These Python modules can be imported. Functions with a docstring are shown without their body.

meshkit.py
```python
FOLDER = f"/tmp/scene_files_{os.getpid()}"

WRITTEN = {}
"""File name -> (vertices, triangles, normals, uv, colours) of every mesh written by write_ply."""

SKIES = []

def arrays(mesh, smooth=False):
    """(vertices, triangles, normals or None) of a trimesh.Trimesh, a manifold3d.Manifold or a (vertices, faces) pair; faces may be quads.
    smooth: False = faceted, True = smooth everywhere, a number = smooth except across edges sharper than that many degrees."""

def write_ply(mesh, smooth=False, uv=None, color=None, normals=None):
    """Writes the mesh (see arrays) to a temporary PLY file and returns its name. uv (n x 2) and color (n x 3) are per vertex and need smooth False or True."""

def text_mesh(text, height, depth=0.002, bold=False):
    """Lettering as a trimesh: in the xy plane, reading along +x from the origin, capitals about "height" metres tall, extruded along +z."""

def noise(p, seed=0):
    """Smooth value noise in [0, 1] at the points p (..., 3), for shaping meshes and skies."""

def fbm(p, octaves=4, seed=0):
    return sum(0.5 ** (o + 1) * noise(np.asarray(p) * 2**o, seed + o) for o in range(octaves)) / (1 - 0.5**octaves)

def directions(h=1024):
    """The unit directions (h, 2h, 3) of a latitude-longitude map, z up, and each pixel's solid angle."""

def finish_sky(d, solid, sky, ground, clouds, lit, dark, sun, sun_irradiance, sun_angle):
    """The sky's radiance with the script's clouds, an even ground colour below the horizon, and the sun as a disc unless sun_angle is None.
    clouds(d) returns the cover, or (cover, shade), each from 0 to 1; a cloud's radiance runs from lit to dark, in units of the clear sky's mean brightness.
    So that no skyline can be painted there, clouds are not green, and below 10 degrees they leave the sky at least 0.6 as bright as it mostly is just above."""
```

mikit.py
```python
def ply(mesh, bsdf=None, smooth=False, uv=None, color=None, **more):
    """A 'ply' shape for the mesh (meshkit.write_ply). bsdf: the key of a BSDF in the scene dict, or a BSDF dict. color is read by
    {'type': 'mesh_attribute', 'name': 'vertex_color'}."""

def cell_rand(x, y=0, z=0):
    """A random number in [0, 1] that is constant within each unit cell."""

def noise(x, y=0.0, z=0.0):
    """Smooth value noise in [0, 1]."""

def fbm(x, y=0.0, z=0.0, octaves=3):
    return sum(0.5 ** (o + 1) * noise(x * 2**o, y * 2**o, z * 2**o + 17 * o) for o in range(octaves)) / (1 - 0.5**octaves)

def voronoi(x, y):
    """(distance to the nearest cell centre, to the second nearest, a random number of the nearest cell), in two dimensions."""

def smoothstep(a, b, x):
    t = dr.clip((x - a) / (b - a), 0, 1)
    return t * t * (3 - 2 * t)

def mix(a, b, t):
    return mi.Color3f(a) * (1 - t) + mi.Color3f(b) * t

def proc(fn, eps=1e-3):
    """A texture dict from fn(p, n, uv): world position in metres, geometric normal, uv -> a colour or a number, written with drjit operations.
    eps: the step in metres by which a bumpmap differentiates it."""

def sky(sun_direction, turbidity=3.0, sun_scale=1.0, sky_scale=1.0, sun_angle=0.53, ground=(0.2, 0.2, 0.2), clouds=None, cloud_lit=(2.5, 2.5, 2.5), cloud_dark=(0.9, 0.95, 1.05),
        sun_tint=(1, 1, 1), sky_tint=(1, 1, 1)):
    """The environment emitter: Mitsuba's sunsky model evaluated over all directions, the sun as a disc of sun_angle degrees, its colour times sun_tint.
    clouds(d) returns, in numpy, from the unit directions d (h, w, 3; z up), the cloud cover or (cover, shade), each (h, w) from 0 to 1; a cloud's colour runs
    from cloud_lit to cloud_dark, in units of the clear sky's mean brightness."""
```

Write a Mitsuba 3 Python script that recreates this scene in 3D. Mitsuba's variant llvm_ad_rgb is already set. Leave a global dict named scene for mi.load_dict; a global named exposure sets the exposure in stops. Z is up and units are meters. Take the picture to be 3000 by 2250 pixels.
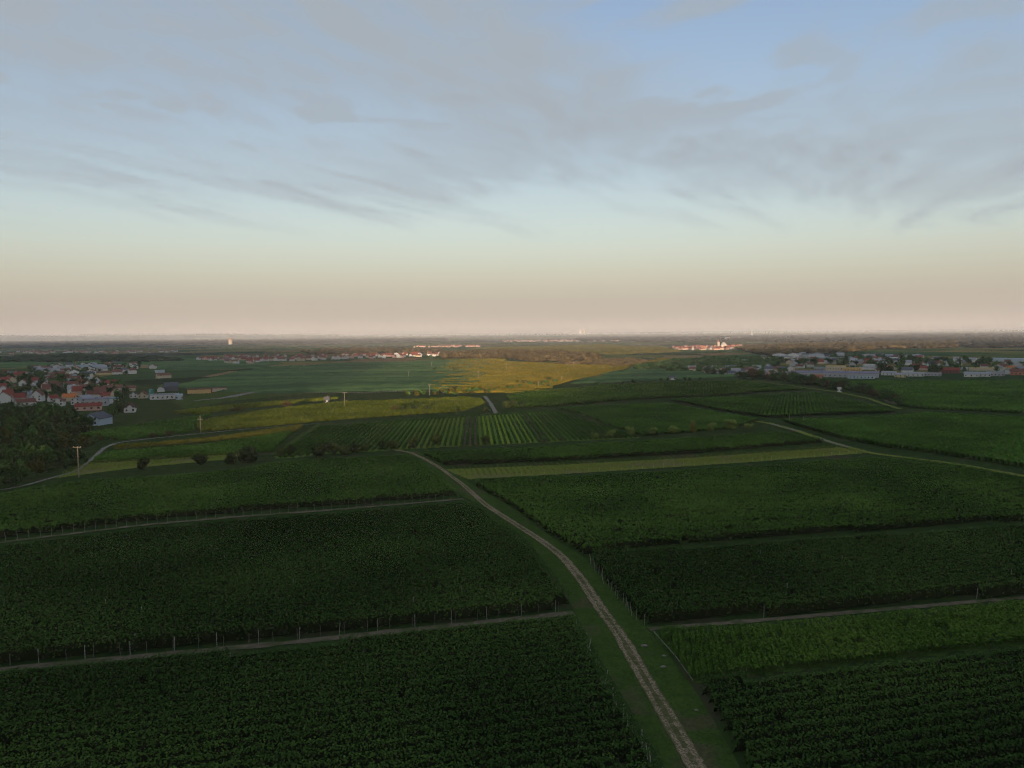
import math
import numpy as np
import trimesh
import mitsuba as mi
import drjit as dr
import mikit
import meshkit
from mikit import noise, fbm, voronoi, cell_rand, smoothstep, mix
from shapely.geometry import Polygon, LineString, Point
from shapely import affinity

T = mi.ScalarTransform4f
scene, labels = {}, {}

# ------------------------------------------------------------------ camera, air, sky, exposure
CAM_Z = 93.0
def zg(x, y):
    """Height of the land: a slope that falls from the hills behind to a wide plain."""
    x, y = np.asarray(x, float), np.asarray(y, float)
    yp = np.maximum(y, 0)
    z = 57 - 9 * (1 - np.exp(-yp / 200)) - 48 * (1 - np.exp(-yp / 4000)) - 0.057 * np.minimum(y, 0)
    r = np.clip((y - 120) / 500, 0, 1) * np.clip((5000 - y) / 2500, 0, 1)
    z = z + r * (0.7 * np.sin(x / 61 + .8) * np.cos(y / 83) + 0.5 * np.sin((x + y) / 47))
    r2 = np.clip((y - 500) / 1500, 0, 1) * np.clip((5000 - y) / 2500, 0, 1)
    return z + r2 * 2.6 * np.sin(x / 310 + 1) * np.cos(y / 420 + .5)


PITCH, ROLL = math.radians(3.76), math.radians(0.5)
scene['camera'] = {
    'type': 'perspective', 'fov': 66.6, 'near_clip': 1.0, 'far_clip': 120000.0,
    'to_world': T().look_at(origin=[0, 0, CAM_Z], target=[0, 100 * math.cos(PITCH), CAM_Z - 100 * math.sin(PITCH)],
                            up=[math.sin(ROLL), 0, math.cos(ROLL)]),
    'medium': {'type': 'ref', 'id': 'air'},
}
exposure = 3.5
SUN_ELEVATION = 3.2

def clouds(d):
    az = np.degrees(np.arctan2(d[..., 0], d[..., 1]))
    el = np.degrees(np.arcsin(np.clip(d[..., 2], -1, 1)))
    z = np.maximum(d[..., 2], 0.015) + 0.05
    X, Y = d[..., 0] / z, d[..., 1] / z
    c, s = math.cos(math.radians(64)), math.sin(math.radians(64))
    along, across = X * c + Y * s, -X * s + Y * c
    P = lambda a, b, o: np.stack([along * a + o, across * b, np.zeros_like(along) + o], -1)
    across = across + (meshkit.fbm(P(.5, .8, 3.1), 3, 2) - .5) * 1.1
    along = along + (meshkit.fbm(P(.6, .9, 13.1), 3, 3) - .5) * 1.2
    broad = meshkit.fbm(P(.22, .9, 9.0), 4, 4)
    streak = meshkit.fbm(P(.55, 4.6, 4.0), 6, 7)
    ripple = meshkit.fbm(P(4.2, 13.0, 1.7), 4, 9)
    tuft = meshkit.fbm(P(5.0, 6.0, 5.0), 5, 12)
    puffs = meshkit.fbm(P(.9, 1.3, 8.0), 3, 15)
    sm = lambda a, b, x: (lambda t: t * t * (3 - 2 * t))(np.clip((x - a) / (b - a), 0, 1))
    # the sheet's lower and upper rim, wandering
    low = np.interp(az, [-180, -60, -33, -20, -6, -2, 2, 7, 14, 20, 27, 34, 60, 180], [9, 10.5, 10.2, 8.9, 8.8, 10.0, 11.0, 10.8, 9.2, 8.2, 7.2, 7.0, 8, 9])
    top = np.interp(az, [-180, -90, -40, -14, -6, 0, 5, 10, 14, 20, 27, 34, 90, 180], [70, 60, 50, 39, 32.5, 26, 20.5, 17, 15.2, 14.2, 14.2, 15.6, 40, 70])
    sheet = sm(-1.2, 1.4, el - low + (streak - .5) * 4 + (ripple - .5) * 2.2) * (1 - sm(-4.0, 4.5, el - top + (streak - .5) * 8 + (tuft - .5) * 7))
    gaps = sm(.46, .60, broad * .6 + streak * .4 + (ripple - .5) * .35) * sm(0, 14, -az) * sm(9.5, 12.0, el) * (1 - sm(14.5, 18, el))
    body = sheet * (.74 - .50 * gaps + (streak - .5) * .80 + (ripple - .5) * 1.15 - .08 * sm(19, 24, el))
    body = body * (.55 + .45 * sm(-.5, 4.5, el - low))
    wisps = sm(.43, .60, tuft * .65 + puffs * .35) * sm(12, 15, el) * (.80 - .42 * sm(14, 26, az) * sm(10, 60, 60 - np.abs(az)))
    thin = sm(.50, .66, streak) * sm(5.5, 7.5, el) * (1 - sm(9, 12, el)) * .22
    cover = np.clip(np.maximum(np.maximum(body, wisps), thin), 0, .95)
    bright = sm(.50, .66, ripple * .5 + streak * .5) * (.25 + .75 * gaps)
    shade = np.clip(1.03 - .22 * bright - .2 * (ripple - .5), .86, 1)
    # the dusty band that lies over the plain all round
    dust = .95 * (1 - sm(0.0, 8.4, el)) ** 1.2
    return np.maximum(cover, dust), np.where(dust > cover, 0.0, shade) * (1 - sm(.0, .5, dust))

scene['sky'] = mikit.sky((0, -math.cos(math.radians(SUN_ELEVATION)), math.sin(math.radians(SUN_ELEVATION))), turbidity=3.0,
                         sun_scale=3.1, sky_scale=1.0, sun_tint=(.58, 1.12, 9.0), clouds=clouds, cloud_lit=(1.18, 1.035, .95), cloud_dark=(1.14, 1.32, 1.48),
                         sky_tint=(.80, 1.01, 1.55), ground=(0.08, 0.09, 0.06))

scene['air'] = {'type': 'homogeneous', 'albedo': {'type': 'rgb', 'value': [0.9, 0.9, 0.9]}, 'sigma_t': 5.2e-5}
scene['haze'] = {'type': 'cube', 'to_world': T().translate([0, 18000, 219]).scale([36000, 34000, 221]),
                 'bsdf': {'type': 'null'}, 'interior': {'type': 'ref', 'id': 'air'}}
labels['haze'] = {'label': 'thin evening haze lying over the wide plain', 'category': 'haze', 'kind': 'stuff'}

# ------------------------------------------------------------------ where everything stands (metres)
LAY = {'fields': {'front': [(-62.9, 85.8), (-59.0, 87.0), (-29.4, 94.4), (-6.8, 101.0), (8.5, 105.1), (9.7, 91.2), (10.9, 81.4), (12.9, 64.2), (14.0, 62.7), (-49.3, 63.7)],
            'second': [(-66.2, 92.7), (-63.5, 93.8), (-31.7, 102.1), (-7.3, 109.1), (8.7, 114.4), (7.1, 123.0), (3.2, 147.3), (-5.8, 180.7), (-11.6, 193.3), (-44.1, 179.3), (-60.3, 173.2),
                       (-80.1, 164.4), (-100.4, 150.1), (-103.9, 147.3)],
            'third': [(-113.2, 160.6), (-109.5, 163.8), (-87.6, 180.0), (-66.1, 190.0), (-48.1, 195.9), (-15.2, 210.6), (-23.4, 239.7), (-34.3, 276.1), (-39.1, 284.9), (-67.7, 277.4), (-83.2, 268.4),
                      (-90.8, 249.4), (-108.8, 239.4), (-129.2, 229.7), (-137.3, 218.3), (-138.6, 208.3), (-141.6, 201.8)],
            'right_front': [(20.5, 67.2), (20.6, 75.0), (20.2, 85.3), (30.3, 84.3), (61.6, 92.0), (69.5, 93.6), (56.9, 66.6), (50.1, 62.2), (20.3, 62.6)],
            'maize': [(20.4, 86.7), (20.0, 93.9), (18.9, 103.0), (30.9, 103.8), (75.8, 113.4), (82.8, 114.8), (73.8, 99.5), (65.5, 97.7), (32.2, 89.6)],
            'right_second': [(18.0, 106.7), (15.8, 124.1), (14.1, 143.0), (31.8, 144.1), (107.3, 161.4), (116.8, 162.8), (86.7, 120.3), (79.3, 118.8), (32.3, 108.7)],
            'right_third': [(13.4, 145.8), (7.9, 162.3), (0.2, 193.1), (-12.2, 230.4), (27.1, 235.3), (73.8, 249.9), (123.3, 266.5), (134.5, 263.3), (142.8, 247.5), (147.8, 223.0), (150.4, 210.2),
                            (125.6, 175.1), (114.7, 172.7), (34.1, 154.4)],
            'strip': [(-14.0, 239.1), (-22.7, 260.5), (14.9, 268.3), (66.5, 282.6), (130.3, 307.7), (132.7, 289.8), (79.2, 268.4), (29.1, 252.5)],
            'right_fourth': [(-24.1, 269.1), (-35.9, 301.0), (-25.9, 294.4), (50.3, 320.2), (101.1, 343.2), (121.1, 353.7), (129.9, 322.7), (68.9, 293.2), (15.3, 276.7)],
            'striped': [(-89.6, 290.4), (-99.3, 402.8), (-28.8, 453.2), (26.0, 492.0), (35.7, 449.0), (56.4, 345.9), (-1.4, 326.8), (-28.2, 319.9), (-73.5, 301.6), (-84.4, 290.3)],
            'striped_right': [(28.6, 507.8), (105.5, 530.3), (122.2, 461.8), (134.9, 423.6), (109.5, 383.4), (58.1, 349.4), (40.0, 467.5)],
            'wedge': [(113.5, 560.8), (202.9, 616.2), (247.7, 636.0), (238.1, 516.2), (227.3, 459.3), (185.0, 447.0), (142.8, 435.4), (129.6, 479.0)],
            'north': [(-4.1, 618.2), (22.2, 692.5), (89.9, 778.5), (177.5, 797.4), (234.4, 813.7), (243.5, 688.6), (253.3, 671.0), (215.7, 659.8), (113.1, 586.3), (29.6, 525.2), (1.1, 516.2)],
            'east_near': [(143.7, 412.7), (171.6, 414.5), (214.0, 427.8), (236.8, 444.2), (270.6, 410.2), (288.4, 394.9), (167.3, 228.0), (165.1, 249.3), (154.8, 289.6), (146.7, 307.3),
                          (142.8, 337.3)],
            'east_far': [(288.4, 789.1), (380.2, 804.7), (510.5, 775.6), (562.7, 772.4), (312.3, 427.7), (295.7, 448.3), (260.1, 488.0), (255.5, 504.8), (286.8, 584.3), (283.8, 649.2)],
            'yellow_green': [(-163.3, 501.0), (-127.3, 583.4), (-39.0, 616.1), (-23.4, 592.4), (-20.2, 560.5), (-31.4, 494.9), (-108.4, 435.7), (-156.4, 387.9), (-173.2, 422.4), (-174.9, 453.3)],
            'green_slope': [(-208.2, 369.9), (-198.3, 439.1), (-188.3, 484.3), (-176.7, 427.8), (-159.9, 392.6), (-179.1, 352.8)],
            'yellow': [(-163.0, 324.9), (-138.2, 346.6), (-109.7, 406.6), (-106.7, 382.4), (-136.9, 343.2), (-165.1, 318.3)],
            'green_under': [(-154.2, 283.8), (-157.2, 301.5), (-129.0, 323.3), (-106.8, 376.3), (-95.8, 309.5), (-125.6, 296.8)],
            'pale_left': [(-145.9, 245.9), (-152.3, 277.1), (-124.2, 293.3), (-106.6, 304.3), (-104.9, 288.4), (-129.7, 268.0)],
            'low_green': [(-221.0, 503.0), (-203.3, 544.5), (-151.4, 625.5), (-41.2, 651.8), (-29.8, 656.4), (-41.3, 653.7), (-138.1, 633.1), (-177.1, 543.7), (-199.7, 494.8)]},
 'dirs': {'across_left': 15.35, 'strip': 16.84, 'across_right': 13.98, 'away': 92.83},
 'track': [(16.7, 60.7), (16.4, 68.0), (15.8, 78.7), (15.1, 88.7), (14.3, 102.7), (13.0, 113.4), (11.4, 130.2), (9.1, 145.9), (5.8, 158.2), (0.1, 175.6), (-6.9, 197.1), (-14.9, 229.7), (-25.0, 264.8),
           (-33.2, 288.1), (-40.6, 305.3), (-48.1, 312.7)],
 'verge_l': [(14.1, 60.7), (13.6, 67.6), (11.6, 85.9), (10.4, 96.1), (9.2, 108.9), (8.8, 115.2), (7.5, 129.7), (3.6, 155.4), (-5.8, 192.1), (-15.1, 213.4), (-24.5, 252.5), (-34.9, 288.2),
             (-43.6, 306.8)],
 'verge_r': [(19.7, 60.6), (20.4, 67.5), (20.4, 75.0), (20.2, 85.7), (18.7, 103.0), (15.7, 124.6), (13.3, 144.4), (7.7, 162.3), (0.2, 193.1), (-12.8, 232.1), (-24.8, 271.3), (-35.2, 300.9),
             (-40.9, 315.0)],
 'ways': {'lower': [(-66.3, 91.3), (-62.7, 92.5), (-31.2, 100.5), (-7.2, 107.5), (8.8, 112.2)],
          'upper': [(-112.3, 156.6), (-107.2, 160.4), (-85.7, 176.0), (-64.6, 185.5), (-47.1, 191.7), (-13.4, 206.4)],
          'right': [(18.5, 105.0), (32.0, 107.5), (78.6, 117.6), (87.6, 119.5)],
          'left_lane': [(-153.0, 218.2), (-146.8, 229.1), (-147.1, 245.9), (-147.0, 260.3), (-156.4, 286.4), (-171.4, 324.8), (-176.0, 343.5), (-168.0, 361.8), (-154.2, 381.2), (-140.0, 399.4),
                        (-124.4, 411.1), (-106.3, 425.1)],
          'centre': [(-92.0, 298.3), (-98.0, 351.0), (-105.2, 425.0)],
          'diag': [(127.2, 432.0), (135.1, 408.9), (136.6, 372.8), (133.6, 322.5), (134.0, 289.7), (141.2, 276.4), (149.8, 259.7), (155.0, 234.0), (157.8, 220.5)],
          'village_road': [(-247.5, 605.3), (-234.0, 648.2), (-240.8, 740.8), (-197.3, 710.9), (-144.3, 700.3), (-85.9, 699.5), (-27.8, 707.2)],
          'village_road2': [(-236.9, 625.0), (-242.2, 718.6), (-238.0, 790.2), (-245.1, 884.3), (-228.7, 924.4)],
          'plain_road': [(-57.8, 673.0), (-67.4, 808.3), (-74.7, 959.8), (-79.3, 1152.1)],
          'small_road': [(-22.3, 633.4), (-15.5, 559.3), (-9.9, 478.4)],
          'hedge_lane': [(251.1, 880.9), (262.8, 797.1), (263.6, 698.5), (271.1, 642.0), (267.8, 580.9), (244.4, 488.6)],
          'far_lane': [(-77.4, 1231.2), (33.8, 1284.1), (147.5, 1277.1)]},
 'poles': [(-139.2, 247.6, 9.9), (-155.2, 385.7, 8.7), (-114.2, 529.5, 11), (-69.5, 656.2, 9.2), (-39.3, 914.3, 11), (-7.8, 1216.4, 11), (102.9, 1294.4, 11), (-135.9, 1322.6, 10.5),
           (-134.3, 1011.7, 8.0), (54.8, 860.5, 6.4), (26.1, 764.8, 5.7), (133.2, 1137.2, 9.0), (412.1, 1073.9, 11), (335.8, 927.7, 9.1), (145.5, 407.0, 4.2), (151.9, 404.5, 4.0)],
 'bushes': [(-85.1, 296.7, 4.8), (-73.3, 295.0, 9.0), (-70.2, 302.8, 5.5), (-75.2, 310.0, 4.2), (-64.7, 298.5, 6.2), (-62.0, 305.1, 5.2), (-58.7, 309.1, 3.7), (-53.1, 315.8, 4.6), (-48.6, 315.5, 6.4),
            (-40.9, 319.4, 5.0), (-32.1, 329.2, 5.1), (-11.6, 327.6, 4.7), (44.1, 346.6, 6.2), (53.6, 351.5, 5.5), (36.2, 341.8, 4.1), (64.2, 354.7, 4.7), (75.3, 362.0, 7.5), (85.3, 367.6, 5.8),
            (94.9, 369.2, 5.4), (106.1, 377.1, 9.3), (116.3, 380.8, 6.1), (-95.9, 279.6, 10.2), (-110.9, 274.1, 6.7), (-125.5, 262.6, 5.2), (-100.1, 275.0, 5.2), (-88.1, 292.9, 4.0),
            (-3.8, 517.1, 9.2), (1.1, 531.2, 7.6), (5.8, 522.7, 6.8), (-35.4, 484.4, 3.5), (-16.8, 489.5, 7.6), (-55.4, 497.6, 5.4), (-64.3, 502.5, 6.6), (-70.9, 491.9, 5.9), (-69.8, 499.3, 4.8)],
 'red_shrubs': [(-180.2, 515.1, 5.8), (-157.4, 542.7, 8.1), (-183.7, 512.1, 4.5), (-132.1, 436.9, 3.8), (-124.3, 446.3, 3.9), (-177.0, 368.3, 3.9), (-179.3, 360.5, 3.3), (-169.9, 365.9, 3.8),
                (-164.8, 371.6, 4.3), (-156.3, 392.3, 3.5), (-74.4, 496.0, 7.1), (-149.6, 458.6, 2.9), (-143.3, 592.6, 2.2), (-140.3, 592.6, 2.2), (-145.7, 607.7, 3.3), (-137.2, 578.0, 1.5),
                (-141.1, 582.8, 1.5)],
 'hedge': [(269.8, 922.4, 10.7), (266.2, 890.7, 9.5), (272.2, 903.3, 7.6), (274.0, 885.4, 8.6), (268.0, 867.2, 12.3), (273.7, 877.7, 10.1), (278.2, 874.8, 10.4), (280.3, 864.2, 7.4),
           (278.9, 849.6, 8.2), (285.3, 861.1, 7.1), (282.3, 846.0, 9.8), (288.7, 850.1, 8.8), (290.2, 847.4, 7.8), (282.9, 816.2, 11.2), (284.9, 816.5, 11.2), (288.8, 810.0, 8.0),
           (289.6, 804.2, 7.1), (284.2, 784.4, 11.6), (291.6, 792.7, 9.6), (279.5, 748.6, 9.7), (286.0, 757.0, 7.4), (282.5, 743.0, 9.7), (288.1, 748.9, 10.4), (287.5, 741.8, 10.3),
           (290.8, 741.0, 9.3), (289.9, 735.9, 9.8), (289.4, 720.1, 9.6), (283.6, 705.2, 8.6), (282.7, 696.4, 7.4), (285.5, 693.6, 7.8), (282.2, 678.2, 10.1), (289.2, 692.1, 6.7), (284.6, 672.0, 7.6),
           (286.9, 671.6, 9.6), (286.9, 663.5, 6.8), (287.0, 653.0, 6.0), (287.3, 648.2, 7.5), (287.3, 644.6, 6.3), (288.0, 644.5, 9.6), (286.8, 631.9, 8.4), (287.3, 625.5, 8.9), (283.0, 615.9, 8.5),
           (278.8, 600.8, 8.1), (276.6, 590.8, 5.7), (276.0, 582.7, 5.2), (274.7, 573.0, 8.6), (274.5, 570.3, 6.6), (269.7, 555.5, 8.6), (270.8, 554.8, 6.1), (268.8, 544.1, 8.1), (267.0, 538.2, 6.7),
           (257.1, 515.0, 4.6)],
 'roadside': [(-90.5, 667.4, 5.3), (-88.5, 663.7, 5.6), (-83.3, 675.3, 6.3), (-81.3, 674.2, 5.4), (-79.5, 649.5, 5.4), (-76.1, 660.1, 7.1), (-78.3, 676.5, 4.7), (-67.4, 671.5, 3.8),
              (-64.1, 652.6, 6.5), (-65.1, 682.6, 4.6), (-59.8, 684.0, 6.2), (-56.3, 669.1, 5.2), (-53.7, 685.2, 7.1), (-48.7, 656.1, 4.4), (-52.0, 690.4, 4.0), (-47.9, 705.2, 4.4),
              (-40.9, 666.5, 4.3), (-36.6, 671.8, 7.1), (-35.0, 662.2, 5.7), (-30.3, 680.0, 6.7), (-29.9, 687.4, 4.9), (-26.5, 688.9, 4.1), (-23.3, 673.0, 5.3), (-20.3, 675.8, 5.0),
              (-16.4, 685.6, 5.0), (-16.0, 691.9, 4.7), (-12.7, 725.9, 6.0), (-4.1, 724.0, 4.5), (-3.9, 745.7, 5.5), (-0.7, 732.3, 5.5), (7.8, 773.8, 4.4), (8.2, 770.9, 5.2), (12.6, 820.1, 8.3),
              (18.4, 809.6, 6.6), (24.5, 808.8, 7.5), (30.4, 801.8, 5.7), (32.2, 831.8, 7.5), (36.7, 831.3, 6.4), (41.8, 874.3, 9.1), (47.3, 844.9, 7.3)],
 'lone_trees': [(87.4, 798.4, 4.3), (127.2, 812.5, 5.9), (161.4, 842.2, 4.6), (171.3, 854.0, 4.7), (115.1, 809.4, 3), (192.8, 866.3, 4.7), (197.8, 865.7, 4.2), (208.8, 864.3, 4.2),
                (-204.1, 1958.7, 11.7), (-88.7, 1186.9, 11.3), (-99.3, 1249.2, 8.9), (-84.2, 1202.4, 8.6), (-121.8, 1236.9, 6.6), (6.0, 834.5, 5.0), (33.0, 866.7, 3.1), (36.8, 783.6, 3.3),
                (25.2, 784.8, 3)],
 'wood': [(-271.2, 414.1, 11.8), (-278.6, 439.7, 11.7), (-246.4, 401.9, 14.6), (-232.3, 390.1, 14.8), (-221.3, 383.1, 13.1), (-213.0, 378.5, 12.4), (-210.8, 382.7, 8.8), (-230.8, 368.9, 12.9),
          (-226.3, 349.8, 12.4), (-207.8, 343.4, 11.9), (-196.3, 335.9, 9.2), (-199.0, 301.6, 11.2), (-192.4, 301.1, 11.7), (-185.8, 300.7, 12.2), (-180.2, 300.4, 11.4), (-180.4, 310.1, 8.9),
          (-178.2, 314.4, 6.4), (-179.4, 325.2, 5.7), (-180.8, 335.1, 5.0), (-186.4, 347.7, 4.2), (-171.5, 259.5, 9.6), (-168.0, 261.3, 10.0), (-164.3, 264.2, 9.2), (-161.3, 267.2, 8.5),
          (-160.9, 274.8, 6.8), (-160.0, 280.5, 5.8), (-163.5, 293.0, 4.8), (-155.4, 236.0, 7.7), (-153.0, 240.1, 7.1), (-153.7, 249.0, 6.3), (-153.4, 256.6, 4.6), (-154.7, 266.9, 4.4),
          (-190.6, 282.3, 12.1), (-160.5, 236.2, 8.5), (-232.2, 341.5, 14.7), (-301.9, 483.6, 7.4), (-324.1, 500.2, 8.5), (-258.4, 508.9, 10.2), (-240.6, 468.0, 8.1), (-259.1, 439.9, 11.5),
          (-243.6, 426.5, 10.5), (-281.3, 468.3, 7.8), (-226.3, 413.5, 6.7), (-151.3, 225.4, 4.8), (-149.5, 230.0, 4.2), (-152.7, 268.9, 3.3), (-154.8, 280.3, 2.7)],
 'left': [([-291.4, 444.4, -33.3, 4.6, 7.0, 3.0, 1.8], 'gable', 90, 'white', 'brown', 'white gabled house with brown roof at the left edge among dark trees'),
          ([-361.7, 577.3, -32.1, 12.1, 12.0, 3.0, 2.2], 'gable', 8, 'white', 'redbrown', 'long white house with red brown roof above the dark wood'),
          ([-414.5, 660.8, -32.1, 6.8, 7.0, 3.6, 2.7], 'gable', 70, 'white', 'grey', 'white house with grey roof, tall gable, second row behind the dark wood'),
          ([-413.9, 672.2, -31.6, 5.5, 7.0, 3.6, 2.7], 'gable', 30, 'pale', 'grey', 'pale house with grey roof between two white gabled houses'),
          ([-383.6, 628.9, -31.4, 7.7, 7.7, 5.1, 3.9], 'gable', 75, 'white', 'redbrown', 'white house with large red brown roof beside the trees'),
          ([-464.9, 709.6, -33.2, 5.9, 7.0, 6.1, 4.7], 'gable', 5, 'cream', 'red', 'large red roofed house, upper of two at the left edge of the village'),
          ([-421.8, 650.4, -33.0, 6.8, 7.0, 4.8, 3.7], 'gable', 12, 'cream', 'red', 'large red roofed house, lower of two at the left edge of the village'),
          ([-476.9, 743.5, -32.7, 6.9, 7.0, 3.4, 2.6], 'gable', 85, 'yellow', 'brown', 'small pale yellow gabled house beside the large red roofs'),
          ([-367.0, 621.4, -30.6, 6.3, 7.0, 3.0, 2.2], 'gable', 20, 'white', 'red', 'white house with red roof left of the house with the orange roof'),
          ([-333.6, 571.7, -30.3, 7.5, 7.5, 3.5, 2.7], 'gable', 80, 'white', 'brown', 'white gabled house with brown roof in front of the orange roofed house'),
          ([-355.4, 623.0, -29.7, 8.7, 8.7, 3.4, 2.6], 'gable', 10, 'cream', 'orange', 'house with bright orange roof above the dark wood'),
          ([-327.6, 583.2, -29.3, 5.8, 7.0, 3.0, 2.2], 'gable', 85, 'white', 'grey', 'white gabled house right of the orange roof'),
          ([-336.1, 611.4, -28.8, 7.9, 7.9, 3.0, 2.3], 'gable', 25, 'pale', 'grey', 'pale house with grey roof behind the long red roof'),
          ([-304.8, 570.6, -28.1, 15.1, 14.0, 5.1, 0.0], 'hall', -6, 'pale', 'violet', 'flat violet grey hall in the middle of the village'),
          ([-307.2, 594.2, -27.3, 10.4, 12.0, 3.5, 0.0], 'hall', -6, 'white', 'teal', 'low hall with teal grey roof beside the violet grey hall'),
          ([-290.6, 532.7, -28.6, 15.8, 12.0, 3.0, 1.8], 'gable', -4, 'rose', 'red', 'long low building with rose wall and dark red roof'),
          ([-232.8, 434.3, -28.2, 10.7, 10.7, 3.8, 2.9], 'gable', 60, 'bluewhite', 'slate', 'blue white house with dark slate roof at the edge of the wood'),
          ([-256.2, 520.9, -26.2, 7.0, 18.0, 3.0, 2.1], 'gable', 88, 'white', 'darkbrown', 'white gabled barn with dark brown roof standing alone before the shrubs'),
          ([-316.6, 650.0, -26.0, 5.7, 7.0, 3.0, 2.0], 'gable', 88, 'white', 'slate', 'white gabled house left of the green silo'),
          ([-305.7, 643.8, -25.4, 6.8, 7.0, 3.0, 2.2], 'gable', 80, 'cream', 'redbrown', 'cream house with red brown roof next to the green silo'),
          ([-335.1, 741.9, -24.3, 6.4, 7.0, 3.0, 1.8], 'gable', 88, 'white', 'slate', 'white gabled house behind the long grey hall'),
          ([-281.8, 630.2, -24.1, 21.6, 12.0, 3.6, 0.0], 'hall', 2, 'white', 'grey', 'long grey white hall right of the green silo'),
          ([-266.9, 622.9, -23.2, 5.3, 8.0, 3.8, 0.0], 'hall', 2, 'bluewhite', 'bluewhite', 'small blue white building at the end of the long hall'),
          ([-331.8, 756.7, -23.7, 12.2, 12.0, 4.7, 3.6], 'gable', 4, 'slate', 'slate', 'dark grey building with slate roof below the single trees'),
          ([-286.7, 712.1, -21.9, 19.3, 14.0, 3.7, 0.0], 'hall', 3, 'ochre', 'brown', 'long ochre shop building with brown roof edge beside the road'),
          ([-277.7, 715.2, -21.2, 3.0, 9.0, 3.5, 0.0], 'hall', 3, 'red', 'red', 'red entrance block of the ochre shop building row'),
          ([-279.6, 740.4, -20.7, 13.8, 10.0, 3.5, 0.0], 'hall', 3, 'cream', 'brown', 'low cream building right of the red block'),
          ([-456.3, 845.7, -28.4, 29.3, 12.0, 3.9, 0.0], 'hall', 2, 'white', 'white', 'long flat white hall behind the village gardens'),
          ([-431.3, 796.5, -28.4, 23.7, 9.0, 4.2, 0.0], 'hall', 2, 'cream', 'brown', 'long cream building below the flat white hall'),
          ([-385.9, 720.5, -28.2, 8.5, 8.5, 3.9, 3.0], 'gable', 70, 'cream', 'redbrown', 'cream house with red brown roof in the village centre'),
          ([-337.9, 648.4, -27.5, 10.2, 10.2, 3.0, 1.9], 'gable', 5, 'rose', 'red', 'house with wide dark red roof in the village centre'),
          ([-363.5, 702.8, -27.3, 6.9, 7.0, 3.0, 2.2], 'gable', 12, 'cream', 'brown', 'cream house with flat brown roof right of the village centre'),
          ([-374.3, 755.9, -26.3, 14.7, 12.0, 3.0, 1.8], 'gable', 3, 'cream', 'redbrown', 'long house with red brown roof before the single trees'),
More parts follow.
